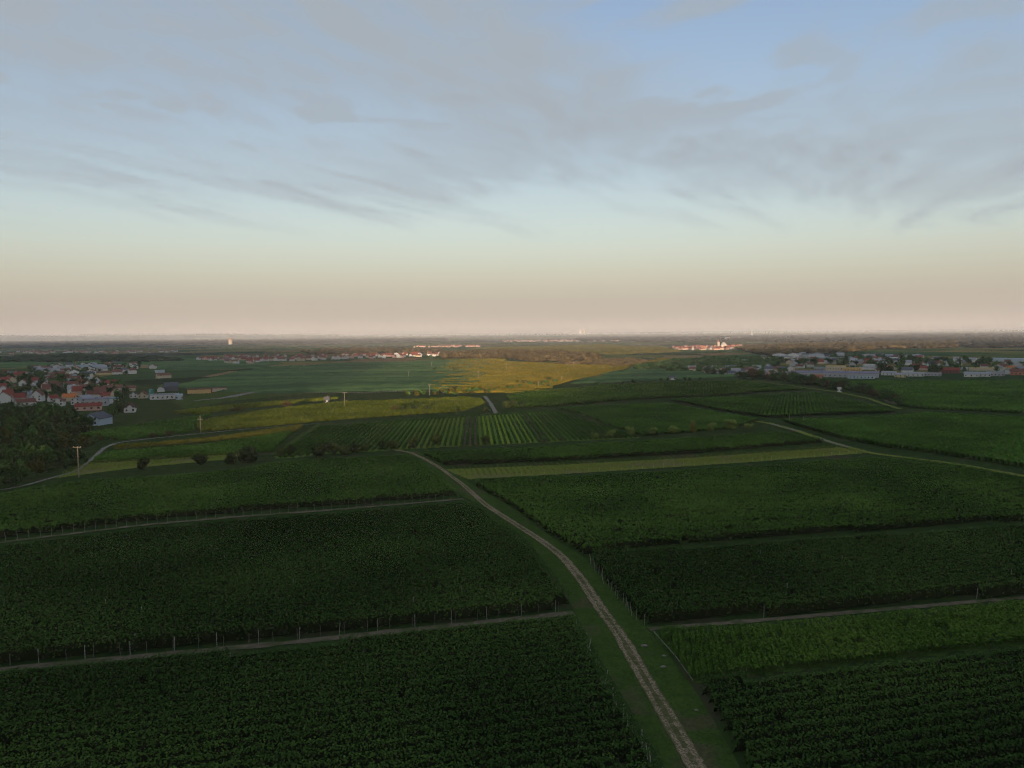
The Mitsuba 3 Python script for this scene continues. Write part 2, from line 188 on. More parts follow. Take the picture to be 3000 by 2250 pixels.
          ([-446.4, 787.3, -29.6, 12.6, 12.0, 4.3, 3.3], 'gable', 14, 'white', 'redbrown', 'wide white house with dull red roof behind the green gardens'),
          ([-515.4, 848.9, -31.3, 10.4, 10.4, 3.0, 2.2], 'gable', 6, 'cream', 'grey', 'cream house with grey roof in the back rows of the village'),
          ([-603.5, 1152.5, -27.6, 19.3, 12.0, 3.0, 2.1], 'gable', 8, 'yellow', 'brown', 'pale yellow house at the far edge of the upper village'),
          ([-597.5, 1177.6, -26.9, 11.5, 11.5, 3.0, 1.8], 'gable', 85, 'white', 'brown', 'white gabled house at the right end of the upper village'),
          ([-663.6, 1170.3, -29.6, 21.1, 8.0, 4.4, 0.0], 'hall', 3, 'cream', 'grey', 'cream block in the upper village below the mast'),
          ([-779.0, 1438.2, -28.4, 47.1, 12.0, 5.3, 0.0], 'hall', 2, 'bluewhite', 'bluewhite', 'long pale blue hall at the top of the upper village'),
          ([-750.6, 1450.1, -27.4, 25.6, 12.0, 4.6, 0.0], 'hall', 2, 'bluewhite', 'bluewhite', 'short pale blue hall at the top right of the upper village'),
          ([-884.8, 2016.1, -23.7, 40.4, 14.0, 5.3, 0.0], 'hall', 2, 'white', 'white', 'long white greenhouse in the far green fields'),
          ([-641.9, 1393.5, -24.7, 10.7, 10.7, 4.4, 3.4], 'gable', 80, 'white', 'brown', 'white farmhouse far right of the upper village'),
          ([-536.7, 1187.2, -24.3, 13.6, 8.0, 3.5, 0.0], 'hall', 0, 'bluewhite', 'bluewhite', 'pale flat shed above the cream farm buildings'),
          ([-463.5, 1035.6, -24.1, 16.8, 12.0, 3.8, 2.9], 'gable', 14, 'cream', 'brown', 'cream farm building with brown roof in the green fields')],
 'right': [([381.6, 923.8, 22.4, 97.5, 44.0, 5.1, 0.0], 'hall', -2, 'pale', 'violet', 'very long violet grey factory hall along the edge of the vineyards'),
           ([347.0, 881.7, 21.5, 11.6, 10.0, 4.0, 0.0], 'hall', 0, 'brick', 'brick', 'brick red hall before the long factory hall'),
           ([390.5, 869.4, 24.2, 27.8, 10.0, 3.5, 0.0], 'hall', -1, 'bluewhite', 'grey', 'low blue white hall at the right end of the long factory hall'),
           ([442.5, 1063.3, 22.6, 25.4, 12.0, 7.0, 0.0], 'hall', 2, 'cream', 'ochre', 'cream block of flats behind the long factory hall'),
           ([460.6, 1053.3, 23.6, 22.3, 12.0, 4.3, 0.0], 'hall', 2, 'ochre', 'ochre', 'ochre block behind the long factory hall'),
           ([429.1, 1081.6, 21.6, 17.4, 14.0, 4.4, 0.0], 'hall', 0, 'grey', 'grey', 'grey hall left of the cream block of flats'),
           ([507.9, 1110.8, 24.6, 23.0, 18.0, 3.5, 0.0], 'hall', 0, 'white', 'grey', 'long pale hall right of the ochre block'),
           ([554.2, 1203.8, 24.7, 18.8, 14.0, 4.2, 0.0], 'hall', 0, 'white', 'white', 'white hall with flat roof in front of the arched hall'),
           ([662.4, 1664.2, 21.7, 35.0, 50.0, 3.8, 0.0], 'hall', 3, 'white', 'grey', 'large grey roofed hall at the back left of the industrial town'),
           ([569.7, 1389.4, 22.3, 24.8, 24.0, 4.4, 0.0], 'hall', 3, 'white', 'white', 'bright white hall before the row of poplars'),
           ([512.4, 1361.5, 20.6, 27.4, 24.0, 3.5, 0.0], 'hall', -3, 'pale', 'grey', 'long low grey hall behind the teal trees'),
           ([700.5, 1627.0, 23.3, 75.8, 60.0, 3.5, 0.0], 'hall', 1, 'grey', 'grey', 'wide grey warehouse at the back of the industrial town'),
           ([560.1, 1572.9, 19.6, 19.7, 16.0, 5.6, 0.0], 'hall', 0, 'cream', 'white', 'cream and white block at the back edge of the town'),
           ([613.1, 1641.6, 20.5, 37.2, 26.0, 6.0, 0.0], 'hall', 2, 'pale', 'rose', 'pale rose hall at the back edge of the town'),
           ([461.5, 952.6, 25.8, 16.7, 10.0, 3.0, 1.8], 'gable', 5, 'white', 'grey', 'white terraced house left of the cream corner house'),
           ([450.7, 903.6, 26.5, 11.3, 10.0, 3.0, 1.8], 'gable', 4, 'yellow', 'grey', 'pale yellow corner house at the edge of the vineyards'),
           ([486.3, 1026.7, 25.3, 11.6, 10.0, 3.0, 1.8], 'gable', 10, 'cream', 'redbrown', 'cream house behind the white terrace'),
           ([711.9, 1448.2, 26.2, 30.2, 50.0, 5.2, 4.0], 'arch', 0, 'white', 'arch', 'hall with a great pale arched roof'),
           ([530.4, 898.9, 30.5, 13.9, 16.0, 3.2, 2.4], 'gable', 3, 'white', 'grey', 'white hall with grey roof near the right edge, first of the low pair'),
           ([544.9, 900.6, 31.2, 15.7, 16.0, 3.0, 1.9], 'gable', 2, 'white', 'grey', 'white hall with grey roof near the right edge, second of the low pair'),
           ([563.5, 907.0, 31.9, 18.5, 16.0, 4.2, 0.0], 'hall', 0, 'pale', 'grey', 'pale low hall right of the pair of white halls'),
           ([550.0, 979.8, 29.3, 23.8, 16.0, 3.9, 3.0], 'gable', -3, 'redbrown', 'red', 'big barn with dull red roof near the right edge'),
           ([552.5, 1015.7, 28.5, 13.7, 12.0, 3.5, 2.7], 'gable', 3, 'rose', 'redbrown', 'rose house left of the big dull red barn'),
           ([632.0, 1088.4, 30.1, 9.9, 10.0, 3.5, 0.0], 'hall', 0, 'white', 'white', 'small white block with red base right of the red barn'),
           ([643.7, 1067.8, 31.1, 29.4, 16.0, 3.5, 0.0], 'hall', 2, 'cream', 'ochre', 'long cream hall in the second row near the right edge'),
           ([675.6, 1076.7, 32.1, 13.9, 26.0, 4.7, 3.6], 'gable', 80, 'cream', 'redbrown', 'cream gabled house with a brown roof at the right edge'),
           ([690.9, 1076.6, 32.7, 22.2, 12.0, 3.0, 1.9], 'gable', 2, 'cream', 'orange', 'long cream building with orange roof at the right edge'),
           ([600.4, 942.8, 32.5, 11.4, 14.0, 3.0, 2.3], 'gable', 88, 'white', 'teal', 'white gabled house with teal roof before the orange roof'),
           ([596.7, 914.2, 33.1, 19.7, 16.0, 4.0, 3.1], 'gable', 2, 'brick', 'redbrown', 'brick red hall cut by the right edge'),
           ([897.5, 1401.0, 32.6, 67.7, 40.0, 4.8, 0.0], 'hall', 1, 'bluewhite', 'bluewhite', 'very long pale blue greenhouse at the back right'),
           ([836.6, 1409.6, 30.7, 14.2, 18.0, 4.5, 0.0], 'hall', 0, 'white', 'white', 'white hall alone before the far trees'),
           ([848.7, 1460.6, 30.2, 13.3, 14.0, 3.5, 0.0], 'hall', 0, 'bluewhite', 'bluewhite', 'pale blue hall left of the white hall alone'),
           ([478.8, 924.0, 27.4, 18.0, 11.0, 3.0, 1.8], 'gable', 4, 'white', 'grey', 'white row house at the edge of the vineyards left of the red roofs'),
           ([498.7, 927.6, 28.3, 22.4, 12.0, 3.5, 0.0], 'hall', 3, 'pale', 'grey', 'low pale workshop right of the white row house'),
           ([573.9, 1100.3, 27.5, 24.4, 14.0, 3.2, 2.5], 'gable', 2, 'rose', 'red', 'row of houses under one dark red roof behind the white row house'),
           ([278.8, 1000.3, 15.6, 17.1, 14.0, 3.0, 2.2], 'gable', 4, 'white', 'slate', 'large white farmhouse with slate roof left of the industrial town'),
           ([267.8, 1020.1, 14.7, 6.6, 10.0, 3.0, 1.8], 'gable', 80, 'white', 'slate', 'white gabled shed left of the large white farmhouse'),
           ([288.6, 979.6, 16.4, 5.8, 10.0, 3.0, 1.8], 'gable', 85, 'cream', 'grey', 'cream gabled house right of the large white farmhouse'),
           ([310.7, 972.5, 17.7, 11.3, 11.3, 3.0, 1.9], 'gable', 5, 'cream', 'redbrown', 'cream house with red brown roof before the long factory hall'),
           ([183.0, 888.5, 11.6, 6.2, 7.0, 3.0, 1.8], 'gable', 5, 'white', 'slate', 'white cottage between two dark trees beyond the green field'),
           ([428.6, 1438.5, 16.6, 21.2, 24.0, 6.1, 0.0], 'hall', 2, 'pale', 'grey', 'grey hall alone before the dark trees'),
           ([502.8, 1536.3, 18.1, 17.8, 14.0, 4.2, 3.2], 'gable', 5, 'cream', 'rose', 'cream house with rose roof at the back left of the town'),
           ([309.2, 935.2, 18.3, 4.7, 11.0, 3.8, 2.9], 'gable', 86, 'rose', 'redbrown', 'first narrow gabled house from the left in the row beside the tan chimney'),
           ([315.3, 933.2, 18.7, 4.7, 11.0, 3.5, 2.7], 'gable', 86, 'white', 'slate', 'second narrow gabled house from the left in the row beside the tan chimney'),
           ([321.2, 931.3, 19.0, 4.7, 11.0, 3.8, 2.9], 'gable', 86, 'rose', 'redbrown', 'third narrow gabled house from the left in the row beside the tan chimney'),
           ([327.2, 929.5, 19.4, 4.7, 11.0, 3.5, 2.7], 'gable', 86, 'white', 'grey', 'fourth narrow gabled house from the left in the row beside the tan chimney'),
           ([333.3, 927.9, 19.8, 4.7, 11.0, 3.8, 2.9], 'gable', 86, 'cream', 'redbrown', 'fifth narrow gabled house from the left in the row beside the tan chimney'),
           ([-138.7, 581.5, -13.4, 2.9, 2.6, 3.0, 1.8], 'gable', 5, 'white', 'slate', 'tiny white vineyard hut in a dark ring of shrubs beside a utility pole'),
           ([272.3, 646.8, 22.8, 3.4, 2.4, 3.5, 0.0], 'hall', 0, 'white', 'white', 'small white hut beside the sandy lane and the hedge')],
 'areas': {'upper_village': [(-926.0, 1505.1), (-830.8, 1725.6), (-555.1, 1153.7), (-573.5, 1090.5), (-633.4, 1032.1)],
           'village': [(-766.1, 1150.2), (-652.7, 1071.4), (-591.4, 1045.8), (-432.9, 843.3), (-358.2, 728.4), (-313.7, 610.1), (-370.5, 664.2), (-389.3, 642.1), (-389.6, 583.2)],
           'far_village': [(-848.6, 2108.4), (-902.5, 2580.0), (-659.5, 2514.7), (-480.9, 2445.6), (-325.9, 2488.8), (-179.1, 2570.3), (-150.7, 2232.3), (-315.3, 2061.8), (-465.1, 1969.7),
                           (-487.9, 1715.7), (-581.8, 1621.1), (-768.5, 1919.4)],
           'red_village': [(726.4, 3526.1), (882.3, 3595.7), (1063.4, 3623.0), (905.3, 3038.9), (684.9, 2790.6), (615.4, 2924.9)],
           'town_left': [(255.1, 1163.1), (320.6, 1179.0), (379.1, 1152.8), (385.4, 1058.8), (310.8, 944.8), (259.4, 985.5)],
           'town_back': [(484.9, 1701.9), (733.4, 2016.5), (912.2, 1735.0), (782.9, 1488.8), (621.0, 1574.4), (431.6, 1406.3)],
           'town': [(477.2, 1481.2), (669.7, 1661.0), (759.7, 1635.6), (824.7, 1542.7), (814.4, 1246.9), (645.9, 981.7), (606.8, 1017.3), (500.3, 950.5), (467.7, 1006.1), (532.9, 1321.3),
                    (428.4, 1177.2)],
           'brown_wood': [(-208.3, 2274.0), (-92.0, 2654.9), (63.5, 2388.4), (143.1, 2323.1), (199.7, 1977.2), (204.5, 1792.3), (145.7, 1658.7), (43.9, 1654.8), (-16.2, 1908.9), (-171.5, 1965.5)],
           'orange_scrub': [(78.8, 1492.0), (193.0, 1690.9), (273.6, 1732.6), (278.9, 1589.9), (184.6, 1274.9), (115.6, 1316.9)],
           'blue_scrub': [(193.3, 1224.1), (308.4, 1528.9), (474.2, 1803.0), (601.5, 1805.9), (517.7, 1514.2), (350.4, 1079.6), (286.0, 1086.7), (214.7, 1064.2)],
           'east_wood': [(879.1, 3040.3), (1332.7, 3803.6), (2032.0, 4378.5), (2830.1, 4973.7), (1611.6, 2831.1), (1290.8, 2780.5), (844.3, 2094.7), (622.2, 1892.9)],
           'east_wood2': [(1724.9, 5322.6), (3083.9, 6907.4), (4208.3, 7397.6), (5728.0, 8446.7), (1868.2, 2752.9), (1645.7, 2784.0), (2223.0, 4231.7)],
           'left_wood': [(-1772.4, 2631.3), (-1645.9, 2895.2), (-1152.1, 2438.9), (-855.1, 2079.3), (-854.2, 1824.3), (-1200.9, 1960.0), (-1271.7, 1886.7)],
           'mid_wood': [(-885.3, 3268.2), (-777.2, 3956.3), (-308.4, 3370.7), (-248.6, 2715.4), (-466.5, 2670.3), (-736.8, 2810.0)],
           'far_wood': [(-9231.7, 13549.0), (-5569.0, 12755.5), (-3452.1, 13188.5), (-1186.1, 13648.4), (-745.6, 8575.0), (-2421.7, 7925.1), (-3531.5, 6736.2), (-4085.4, 5992.7)],
           'far_wood2': [(1086.2, 12352.3), (4543.7, 12974.8), (9718.9, 14334.6), (6021.7, 8879.9), (3046.5, 6960.0), (1214.8, 5544.4), (586.1, 6666.9)],
           'teal_field': [(-367.4, 854.4), (-435.3, 1343.5), (-353.2, 1614.9), (-55.2, 1818.2), (-40.8, 1168.2), (-36.9, 840.7), (-60.8, 720.9), (-156.1, 711.1), (-229.6, 706.6), (-303.2, 750.7)],
           'meadow': [(-265.5, 607.0), (-307.0, 811.1), (-296.8, 913.9), (-74.1, 852.7), (-56.0, 701.4), (-175.0, 723.7), (-218.4, 604.5), (-221.5, 525.8)],
           'sun_field': [(-51.3, 682.9), (-78.6, 1095.0), (-123.9, 1838.3), (40.9, 1549.6), (151.5, 1383.5), (251.1, 1540.3), (361.0, 1764.5), (155.4, 1165.8), (52.5, 831.9), (-6.4, 663.9)],
           'sun_field2': [(-222.6, 3935.8), (547.7, 4998.0), (724.6, 3649.0), (550.1, 2541.8), (275.7, 2164.9), (235.9, 2414.6), (95.5, 2946.7)],
           'teal_field2': [(54.9, 823.9), (151.0, 1122.8), (359.9, 1734.0), (695.8, 2192.4), (283.0, 962.8), (204.7, 919.9), (96.1, 832.7)],
           'behind_village': [(-1288.5, 1910.9), (-1212.1, 2159.3), (-1089.5, 2278.3), (-957.7, 2353.5), (-527.0, 1755.4), (-443.6, 1368.2), (-533.8, 1272.8), (-747.1, 1621.8), (-940.7, 1574.7),
                              (-1007.5, 1493.3)]},
 'beam': [(-3618.7, 7578.9), (-1408.0, 3513.6)],
 'tower': {'water': [-2615.7, 7260.9],
           'plant': [3502.1, 39820.7],
           'mast_tower': [4900.4, 15944.4],
           'church': [878.1, 3232.5],
           'mast': [-703.9, 1257.2],
           'silo': [-294.8, 634.9],
           'tan_chimney': [343.1, 946.9]}}

# ------------------------------------------------------------------ materials
def diffuse(fn):
    return {'type': 'twosided', 'bsdf': {'type': 'diffuse', 'reflectance': mikit.proc(fn)}}

scene['leaf'] = {'type': 'twosided', 'bsdf': {'type': 'diffuse', 'reflectance': {'type': 'mesh_attribute', 'name': 'vertex_color'}}}
scene['paint'] = {'type': 'twosided', 'bsdf': {'type': 'diffuse', 'reflectance': {'type': 'mesh_attribute', 'name': 'vertex_color'}}}
scene['glass'] = {'type': 'twosided', 'bsdf': {'type': 'principled', 'base_color': {'type': 'rgb', 'value': [.03, .035, .04]}, 'roughness': .15, 'specular': .6}}

def ground_fn(p, n, uv):
    x, y = p.x, p.y
    near = mix((.022, .040, .013), (.045, .072, .020), fbm(x / 2.3, y / 2.3))
    near = mix(near, (.075, .058, .036), smoothstep(.62, .8, fbm(x / 9 + 7, y / 9)) * .6)
    a, b = x * .97 + y * .24, y * .97 - x * .24
    d1, d2, r = voronoi(a / 150, b / 210)
    r2 = cell_rand(r * 977, 3, 5)
    col = mix((.030, .062, .024), (.050, .088, .028), r2)
    col = dr.select(r > .40, mix((.085, .105, .030), (.115, .125, .036), r2), col)
    col = dr.select(r > .66, mix((.15, .125, .040), (.18, .14, .05), r2), col)
    col = dr.select(r > .84, mix((.20, .12, .055), (.24, .17, .09), r2), col)
    col = dr.select(r > .93, mi.Color3f(.022, .036, .018), col)
    col = col * (.75 + .5 * fbm(a / 60, b / 14))
    lines = smoothstep(.0, .06, d2 - d1)
    col = mix((.03, .045, .02), col, lines * .7 + .3)
    f = fbm(x / 1500 + 3, y / 900, 0, 4)
    cut = .57 - .10 * smoothstep(2500, 9000, y)
    wood = smoothstep(cut, cut + .03, f)
    col = mix(col, mix((.020, .026, .020), (.042, .042, .032), fbm(x / 40, y / 60)), wood)
    spots = smoothstep(.60, .72, fbm(x / 900 + 11, y / 500 + 5)) * smoothstep(.72, .8, cell_rand(x / 14, y / 40)) * smoothstep(3200, 4500, y)
    col = mix(col, mix((.30, .16, .12), (.55, .5, .45), cell_rand(x / 14, y / 40, 2)), spots * .7)
    return mix(near, col, smoothstep(820, 1150, y + .1 * dr.abs(x) + 90 * fbm(x / 70, y / 70)))
scene['land'] = diffuse(ground_fn)

def verge_fn(p, n, uv):
    x, y = p.x, p.y
    c = mix((.034, .066, .014), (.064, .098, .021), fbm(x / 1.1, y / 1.1, 0, 4))
    c = mix(c, (.090, .075, .040), smoothstep(.56, .74, fbm(x / 5.5 + 3, y / 5.5)) * .75)
    return c * (.8 + .4 * noise(x * 4, y * 4))
scene['grass_turf'] = diffuse(verge_fn)

def bright_fn(p, n, uv):
    c = mix((.13, .235, .040), (.19, .29, .055), fbm(p.x / 1.6, p.y / 6))
    return mix(c, (.17, .22, .035), smoothstep(.5, .7, noise(p.x / 9 + 3, p.y / 200)) * .8)
scene['bright_turf'] = diffuse(bright_fn)

scene['yellow_turf'] = diffuse(lambda p, n, uv: mix((.22, .30, .035), (.30, .37, .05), fbm(p.x / 1.6, p.y / 6)))

def gravel_fn(p, n, uv):
    x, y = p.x, p.y
    d1, d2, r = voronoi(x / .16, y / .16)
    stone = mix((.155, .112, .066), (.37, .285, .175), r) * (.55 + .45 * smoothstep(.02, .18, d2 - d1))
    e = dr.abs(uv.x - .5) * 2
    wander = (noise(uv.y / 3.1, 2) - .5) * .2
    rut = 1 - smoothstep(.20, .36, dr.abs(e - .58 + wander))
    grass = mix((.06, .07, .026), (.125, .115, .05), fbm(x / .35, y / .35))
    patch = fbm(x / .9 + 5, y / .9)
    bare = smoothstep(.36, .64, patch * .42 + rut * .22 + .24 * noise(uv.y / 7, 7) + .26 * noise(x / .22, y / .22))
    bare = bare * (1 - smoothstep(.86, 1.0, e + (noise(x * 1.7, y * 1.7) - .5) * .5))
    return mix(grass, stone, bare)
scene['gravel'] = {'type': 'bumpmap', 'arbitrary': {**mikit.proc(lambda p, n, uv: voronoi(p.x / .16, p.y / .16)[0], eps=.01)}, 'scale': .04,
                   'bsdf': diffuse(gravel_fn)}

def soil_fn(p, n, uv):
    x, y = p.x, p.y
    e = dr.abs(uv.x - .5) * 2
    c = mix((.10, .078, .050), (.20, .16, .105), fbm(x / .8, y / .8))
    g = mix((.035, .060, .018), (.065, .085, .026), fbm(x / .5, y / .5))
    k = smoothstep(.45, .62, fbm(x / 2.1, y / 2.1 + 9)) * .6 + smoothstep(.55, 1.0, e) * .5
    return mix(c, g, dr.clip(k, 0, 1))
scene['soil'] = diffuse(soil_fn)

def lane_fn(p, n, uv):
    c = mix((.17, .155, .125), (.27, .255, .215), fbm(p.x / 1.5, p.y / 1.5))
    e = dr.abs(uv.x - .5) * 2
    return mix(c, (.10, .11, .05), smoothstep(.55, 1.0, e + .6 * (noise(p.x / 2, p.y / 2) - .5)) * .8)
scene['pale_lane'] = diffuse(lane_fn)

def straw_fn(p, n, uv):
    x, y = p.x, p.y
    c = mix((.125, .155, .028), (.20, .205, .045), fbm(x / 2.5, y / 2.5, 0, 4))
    return mix(c, (.19, .15, .075), smoothstep(.55, .75, fbm(x / 11 + 2, y / 7)) * .6)
scene['dry_grass'] = diffuse(straw_fn)

def hill_fn(p, n, uv):
    return mix((.018, .030, .012), (.045, .055, .020), fbm(p.x / 30, p.y / 30, p.z / 30, 4))
scene['hill_forest'] = diffuse(hill_fn)

# ------------------------------------------------------------------ helpers
def numbered(name):
    key, k = name, 1
    while key in labels:
        key = f'{name}_{k:03d}'
        k += 1
    return key

def tag(key, label, category=None, group=None, kind=None):
    labels[key] = {'label': label}
    if category: labels[key]['category'] = category
    if group: labels[key]['group'] = group
    if kind: labels[key]['kind'] = kind

def part(thing, name):
    key, k = f'{thing}__{name}', 1
    while key in scene:
        key = f'{thing}__{name}_{k:03d}'
        k += 1
    return key

class MB:
    """Collects pieces (vertices, triangles, colours) into one mesh."""
    def __init__(s): s.v, s.f, s.c, s.n = [], [], [], 0
    def add(s, v, f, c):
        v = np.asarray(v, float); f = np.asarray(f, int)
        if f.shape[1] == 4: f = np.vstack([f[:, [0, 1, 2]], f[:, [0, 2, 3]]])
        c = np.asarray(c, float)
        if c.ndim == 1: c = np.tile(c, (len(v), 1))
        s.v.append(v); s.f.append(f + s.n); s.c.append(c); s.n += len(v)
        return s
    def get(s): return np.vstack(s.v), np.vstack(s.f), np.vstack(s.c)
    def ply(s, bsdf='leaf', **k):
        v, f, c = s.get()
        return mikit.ply((v, f), bsdf, color=c, **k)

BOXF = np.array([[0, 3, 2, 1], [4, 5, 6, 7], [0, 1, 5, 4], [1, 2, 6, 5], [2, 3, 7, 6], [3, 0, 4, 7]])
def box(cx, cy, z0, w, d, h, top=1.0):
    a, b = w / 2, d / 2
    v = [[-a, -b, z0], [a, -b, z0], [a, b, z0], [-a, b, z0]]
    v += [[x * top, y * top, z0 + h] for x, y, _ in v[:4]]
    return np.array(v) + [cx, cy, 0], BOXF

def leaves(c, n, size, rng, aspect=.75):
    """Rhombic leaf clumps: centres c, rough normals n, half lengths size."""
    k = len(c)
    n = n + rng.normal(0, .34, (k, 3)); n /= np.linalg.norm(n, axis=1, keepdims=True) + 1e-9
    a = np.cross(n, rng.normal(0, 1, (k, 3))); a /= np.linalg.norm(a, axis=1, keepdims=True) + 1e-9
    b = np.cross(n, a)
    size = np.broadcast_to(size, (k,))[:, None] * rng.uniform(.65, 1.3, (k, 1))
    v = np.stack([c - a * size, c - b * size * aspect, c + a * size, c + b * size * aspect], 1).reshape(-1, 3)
    i = np.arange(k)[:, None] * 4
    return v, np.vstack([np.hstack([i, i + 1, i + 2]), np.hstack([i, i + 2, i + 3])])

def shades(pal, t, rng, spread=.22):
    """Colours along a three-step palette at t (0 to 1), with an individual spread."""
    pal = np.asarray(pal, float)
    t = np.clip(t + rng.normal(0, spread, len(t)), 0, 1) * (len(pal) - 1)
    i = np.minimum(t.astype(int), len(pal) - 2)
    f = (t - i)[:, None]
    return pal[i] * (1 - f) + pal[i + 1] * f

# ------------------------------------------------------------------ the land
def axis(*steps):
    out = [steps[0]]
    for end, st in zip(steps[1::2], steps[2::2]):
        n = max(1, int(round((end - out[-1]) / st)))
        out += list(np.linspace(out[-1], end, n + 1)[1:])
    return np.array(out)

def sheet(xs, ys, z):
    gx, gy = np.meshgrid(xs, ys, indexing='ij')
    v = np.stack([gx, gy, z(gx, gy)], -1).reshape(-1, 3)
    i, j = np.meshgrid(np.arange(len(xs) - 1), np.arange(len(ys) - 1), indexing='ij')
    a = (i * len(ys) + j).ravel()
    q = np.stack([a, a + len(ys), a + len(ys) + 1, a + 1], -1)
    return v, np.vstack([q[:, [0, 1, 2]], q[:, [0, 2, 3]]])

side = axis(0, 400, 5, 1500, 25, 4500, 150, 12000, 750, 34000, 4400)
gx = np.concatenate([-side[:0:-1], side])
gy = axis(-900, -60, 60, 460, 4, 1100, 14, 4500, 70, 14000, 600, 46000, 4000)
scene['ground'] = mikit.ply(sheet(gx, gy, zg), 'land', smooth=True)
tag('ground', 'wide green plain of vineyards and fields reaching the horizon', kind='structure')

# hills at the back of the viewer: the evening sun comes over their crest and through a side valley
def hills(x, y):
    s = math.tan(math.radians(SUN_ELEVATION))
    e = np.interp(x, [-9000, -5000, -2900, -900, -290, -200, -165, -130, -40, 20, 70, 390, 900, 1300, 3000, 9000],
                  [6600, 6600, 6400, 3600, 2300, 1050, 560, 535, 535, 620, 900, 2050, 2750, 2100, 2000, 3000])
    crest = zg(x, e) + (e + 1000) * s
    t = np.where(y > -1000, np.clip((-420 - y) / 580, 0, 1), np.clip((3400 + y) / 2400, 0, 1))
    base = zg(x, np.maximum(y, -420)) - 6
    z = base * (1 - t) + crest * t
    return z + 5 * t * (1 - t) * 4 * (meshkit.fbm(np.stack([x / 140, y / 140, x * 0], -1), 4, 3) - .7) * 4
hx = axis(-12000, -4000, 400, -1000, 100, -320, 40, 120, 12, 1500, 60, 4000, 300, 12000, 800)
hy = axis(-3400, -1000, 240, -420, 58)
scene['hills'] = mikit.ply(sheet(hx, hy, hills), 'hill_forest', smooth=True)
tag('hills', 'wooded hills with a side valley on the sunset side of the vineyards', kind='structure')

fx = axis(-26000, -2000, 400)
fm = MB()
for k, (yy, amp, base) in enumerate([(27000, 120, 70), (31000, 230, 60)]):
    hgt = base + amp * meshkit.fbm(np.stack([fx / 3800 + 9 * k, fx * 0 + k, fx * 0], -1), 4, 5 + k) * np.clip((-2000 - fx) / 9000, 0, 1) - 110 * np.clip((fx + 12000) / 10000, 0, 1)
    n = len(fx)
    v = np.vstack([np.stack([fx, fx * 0 + yy - 1500, fx * 0 - 20], -1), np.stack([fx, fx * 0 + yy, hgt], -1), np.stack([fx, fx * 0 + yy + 1500, fx * 0 - 20], -1)])
    i = np.arange(n - 1)
    fm.add(v, np.vstack([np.stack([i, i + 1, i + n + 1, i + n], -1), np.stack([i + n, i + n + 1, i + 2 * n + 1, i + 2 * n], -1)]), (.03, .04, .03))
scene['distant_hills'] = fm.ply('leaf')
tag('distant_hills', 'faint blue hills on the horizon at the left', kind='structure')

# ------------------------------------------------------------------ ways
def resample(line, step):
    ls = LineString(line)
    n = max(2, int(ls.length / step) + 1)
    pts = np.array([ls.interpolate(t, normalized=True).coords[0] for t in np.linspace(0, 1, n)])
    k = max(1, int(round(5 / step)))
    if len(pts) > 4 * k:
        pad = np.vstack([np.repeat(pts[:1], k, 0), pts, np.repeat(pts[-1:], k, 0)])
        ker = np.ones(2 * k + 1) / (2 * k + 1)
        sm = np.stack([np.convolve(pad[:, i], ker, 'valid') for i in (0, 1)], -1)
        sm[0], sm[-1] = pts[0], pts[-1]
        pts = sm
    return pts

def ribbon(line, width, dz, step=1.5, cols=6, ragged=.12, seed=0):
    p = resample(line, step)
    t = np.gradient(p, axis=0); t /= np.linalg.norm(t, axis=1, keepdims=True) + 1e-9
    nrm = np.stack([-t[:, 1], t[:, 0]], -1)
    dist = np.concatenate([[0], np.cumsum(np.linalg.norm(np.diff(p, axis=0), axis=1))])
    rng = np.random.default_rng(seed)
    u = np.linspace(0, 1, cols + 1)
    w = np.broadcast_to(np.asarray(width, float) if np.ndim(width) == 0 else np.interp(np.linspace(0, 1, len(p)), np.linspace(0, 1, len(width)), width), (len(p),))
    wl = w * (1 + rng.normal(0, ragged, len(p)))
    xy = p[:, None] + nrm[:, None] * ((u - .5)[None, :, None] * wl[:, None, None])
    z = zg(xy[..., 0], xy[..., 1]) + dz
    v = np.concatenate([xy, z[..., None]], -1).reshape(-1, 3)
    uv = np.stack(np.broadcast_arrays(u[None], dist[:, None]), -1).reshape(-1, 2)
    i, j = np.meshgrid(np.arange(len(p) - 1), np.arange(cols), indexing='ij')
    a = (i * (cols + 1) + j).ravel()
    q = np.stack([a, a + 1, a + cols + 2, a + cols + 1], -1)
    return v, np.vstack([q[:, [0, 1, 2]], q[:, [0, 2, 3]]]), uv

def way(key, line, width, dz, bsdf, label, **k):
    v, f, uv = ribbon(line, width, dz, **k)
    scene[key] = mikit.ply((v, f), bsdf, smooth=True, uv=uv)
    tag(key, label, kind='structure')

L, R = resample(LAY['verge_l'], 1.5), resample(LAY['verge_r'], 1.5)
n = 160
Li, Ri = [np.stack([np.interp(np.linspace(0, 1, n), np.linspace(0, 1, len(q)), q[:, i]) for i in (0, 1)], -1) for q in (L, R)]
u = np.linspace(0, 1, 13)
xy = Li[:, None] * (1 - u)[None, :, None] + Ri[:, None] * u[None, :, None]
v = np.concatenate([xy, zg(xy[..., 0], xy[..., 1])[..., None] + .03], -1).reshape(-1, 3)
i, j = np.meshgrid(np.arange(n - 1), np.arange(12), indexing='ij')
a = (i * 13 + j).ravel()
scene['grass_verge'] = mikit.ply((v, np.stack([a, a + 1, a + 14, a + 13], -1)), 'grass_turf', smooth=True)
tag('grass_verge', 'mown grass strip on both sides of the gravel track', kind='structure')
VERGE = Polygon(np.vstack([Li, Ri[::-1]])).buffer(0)

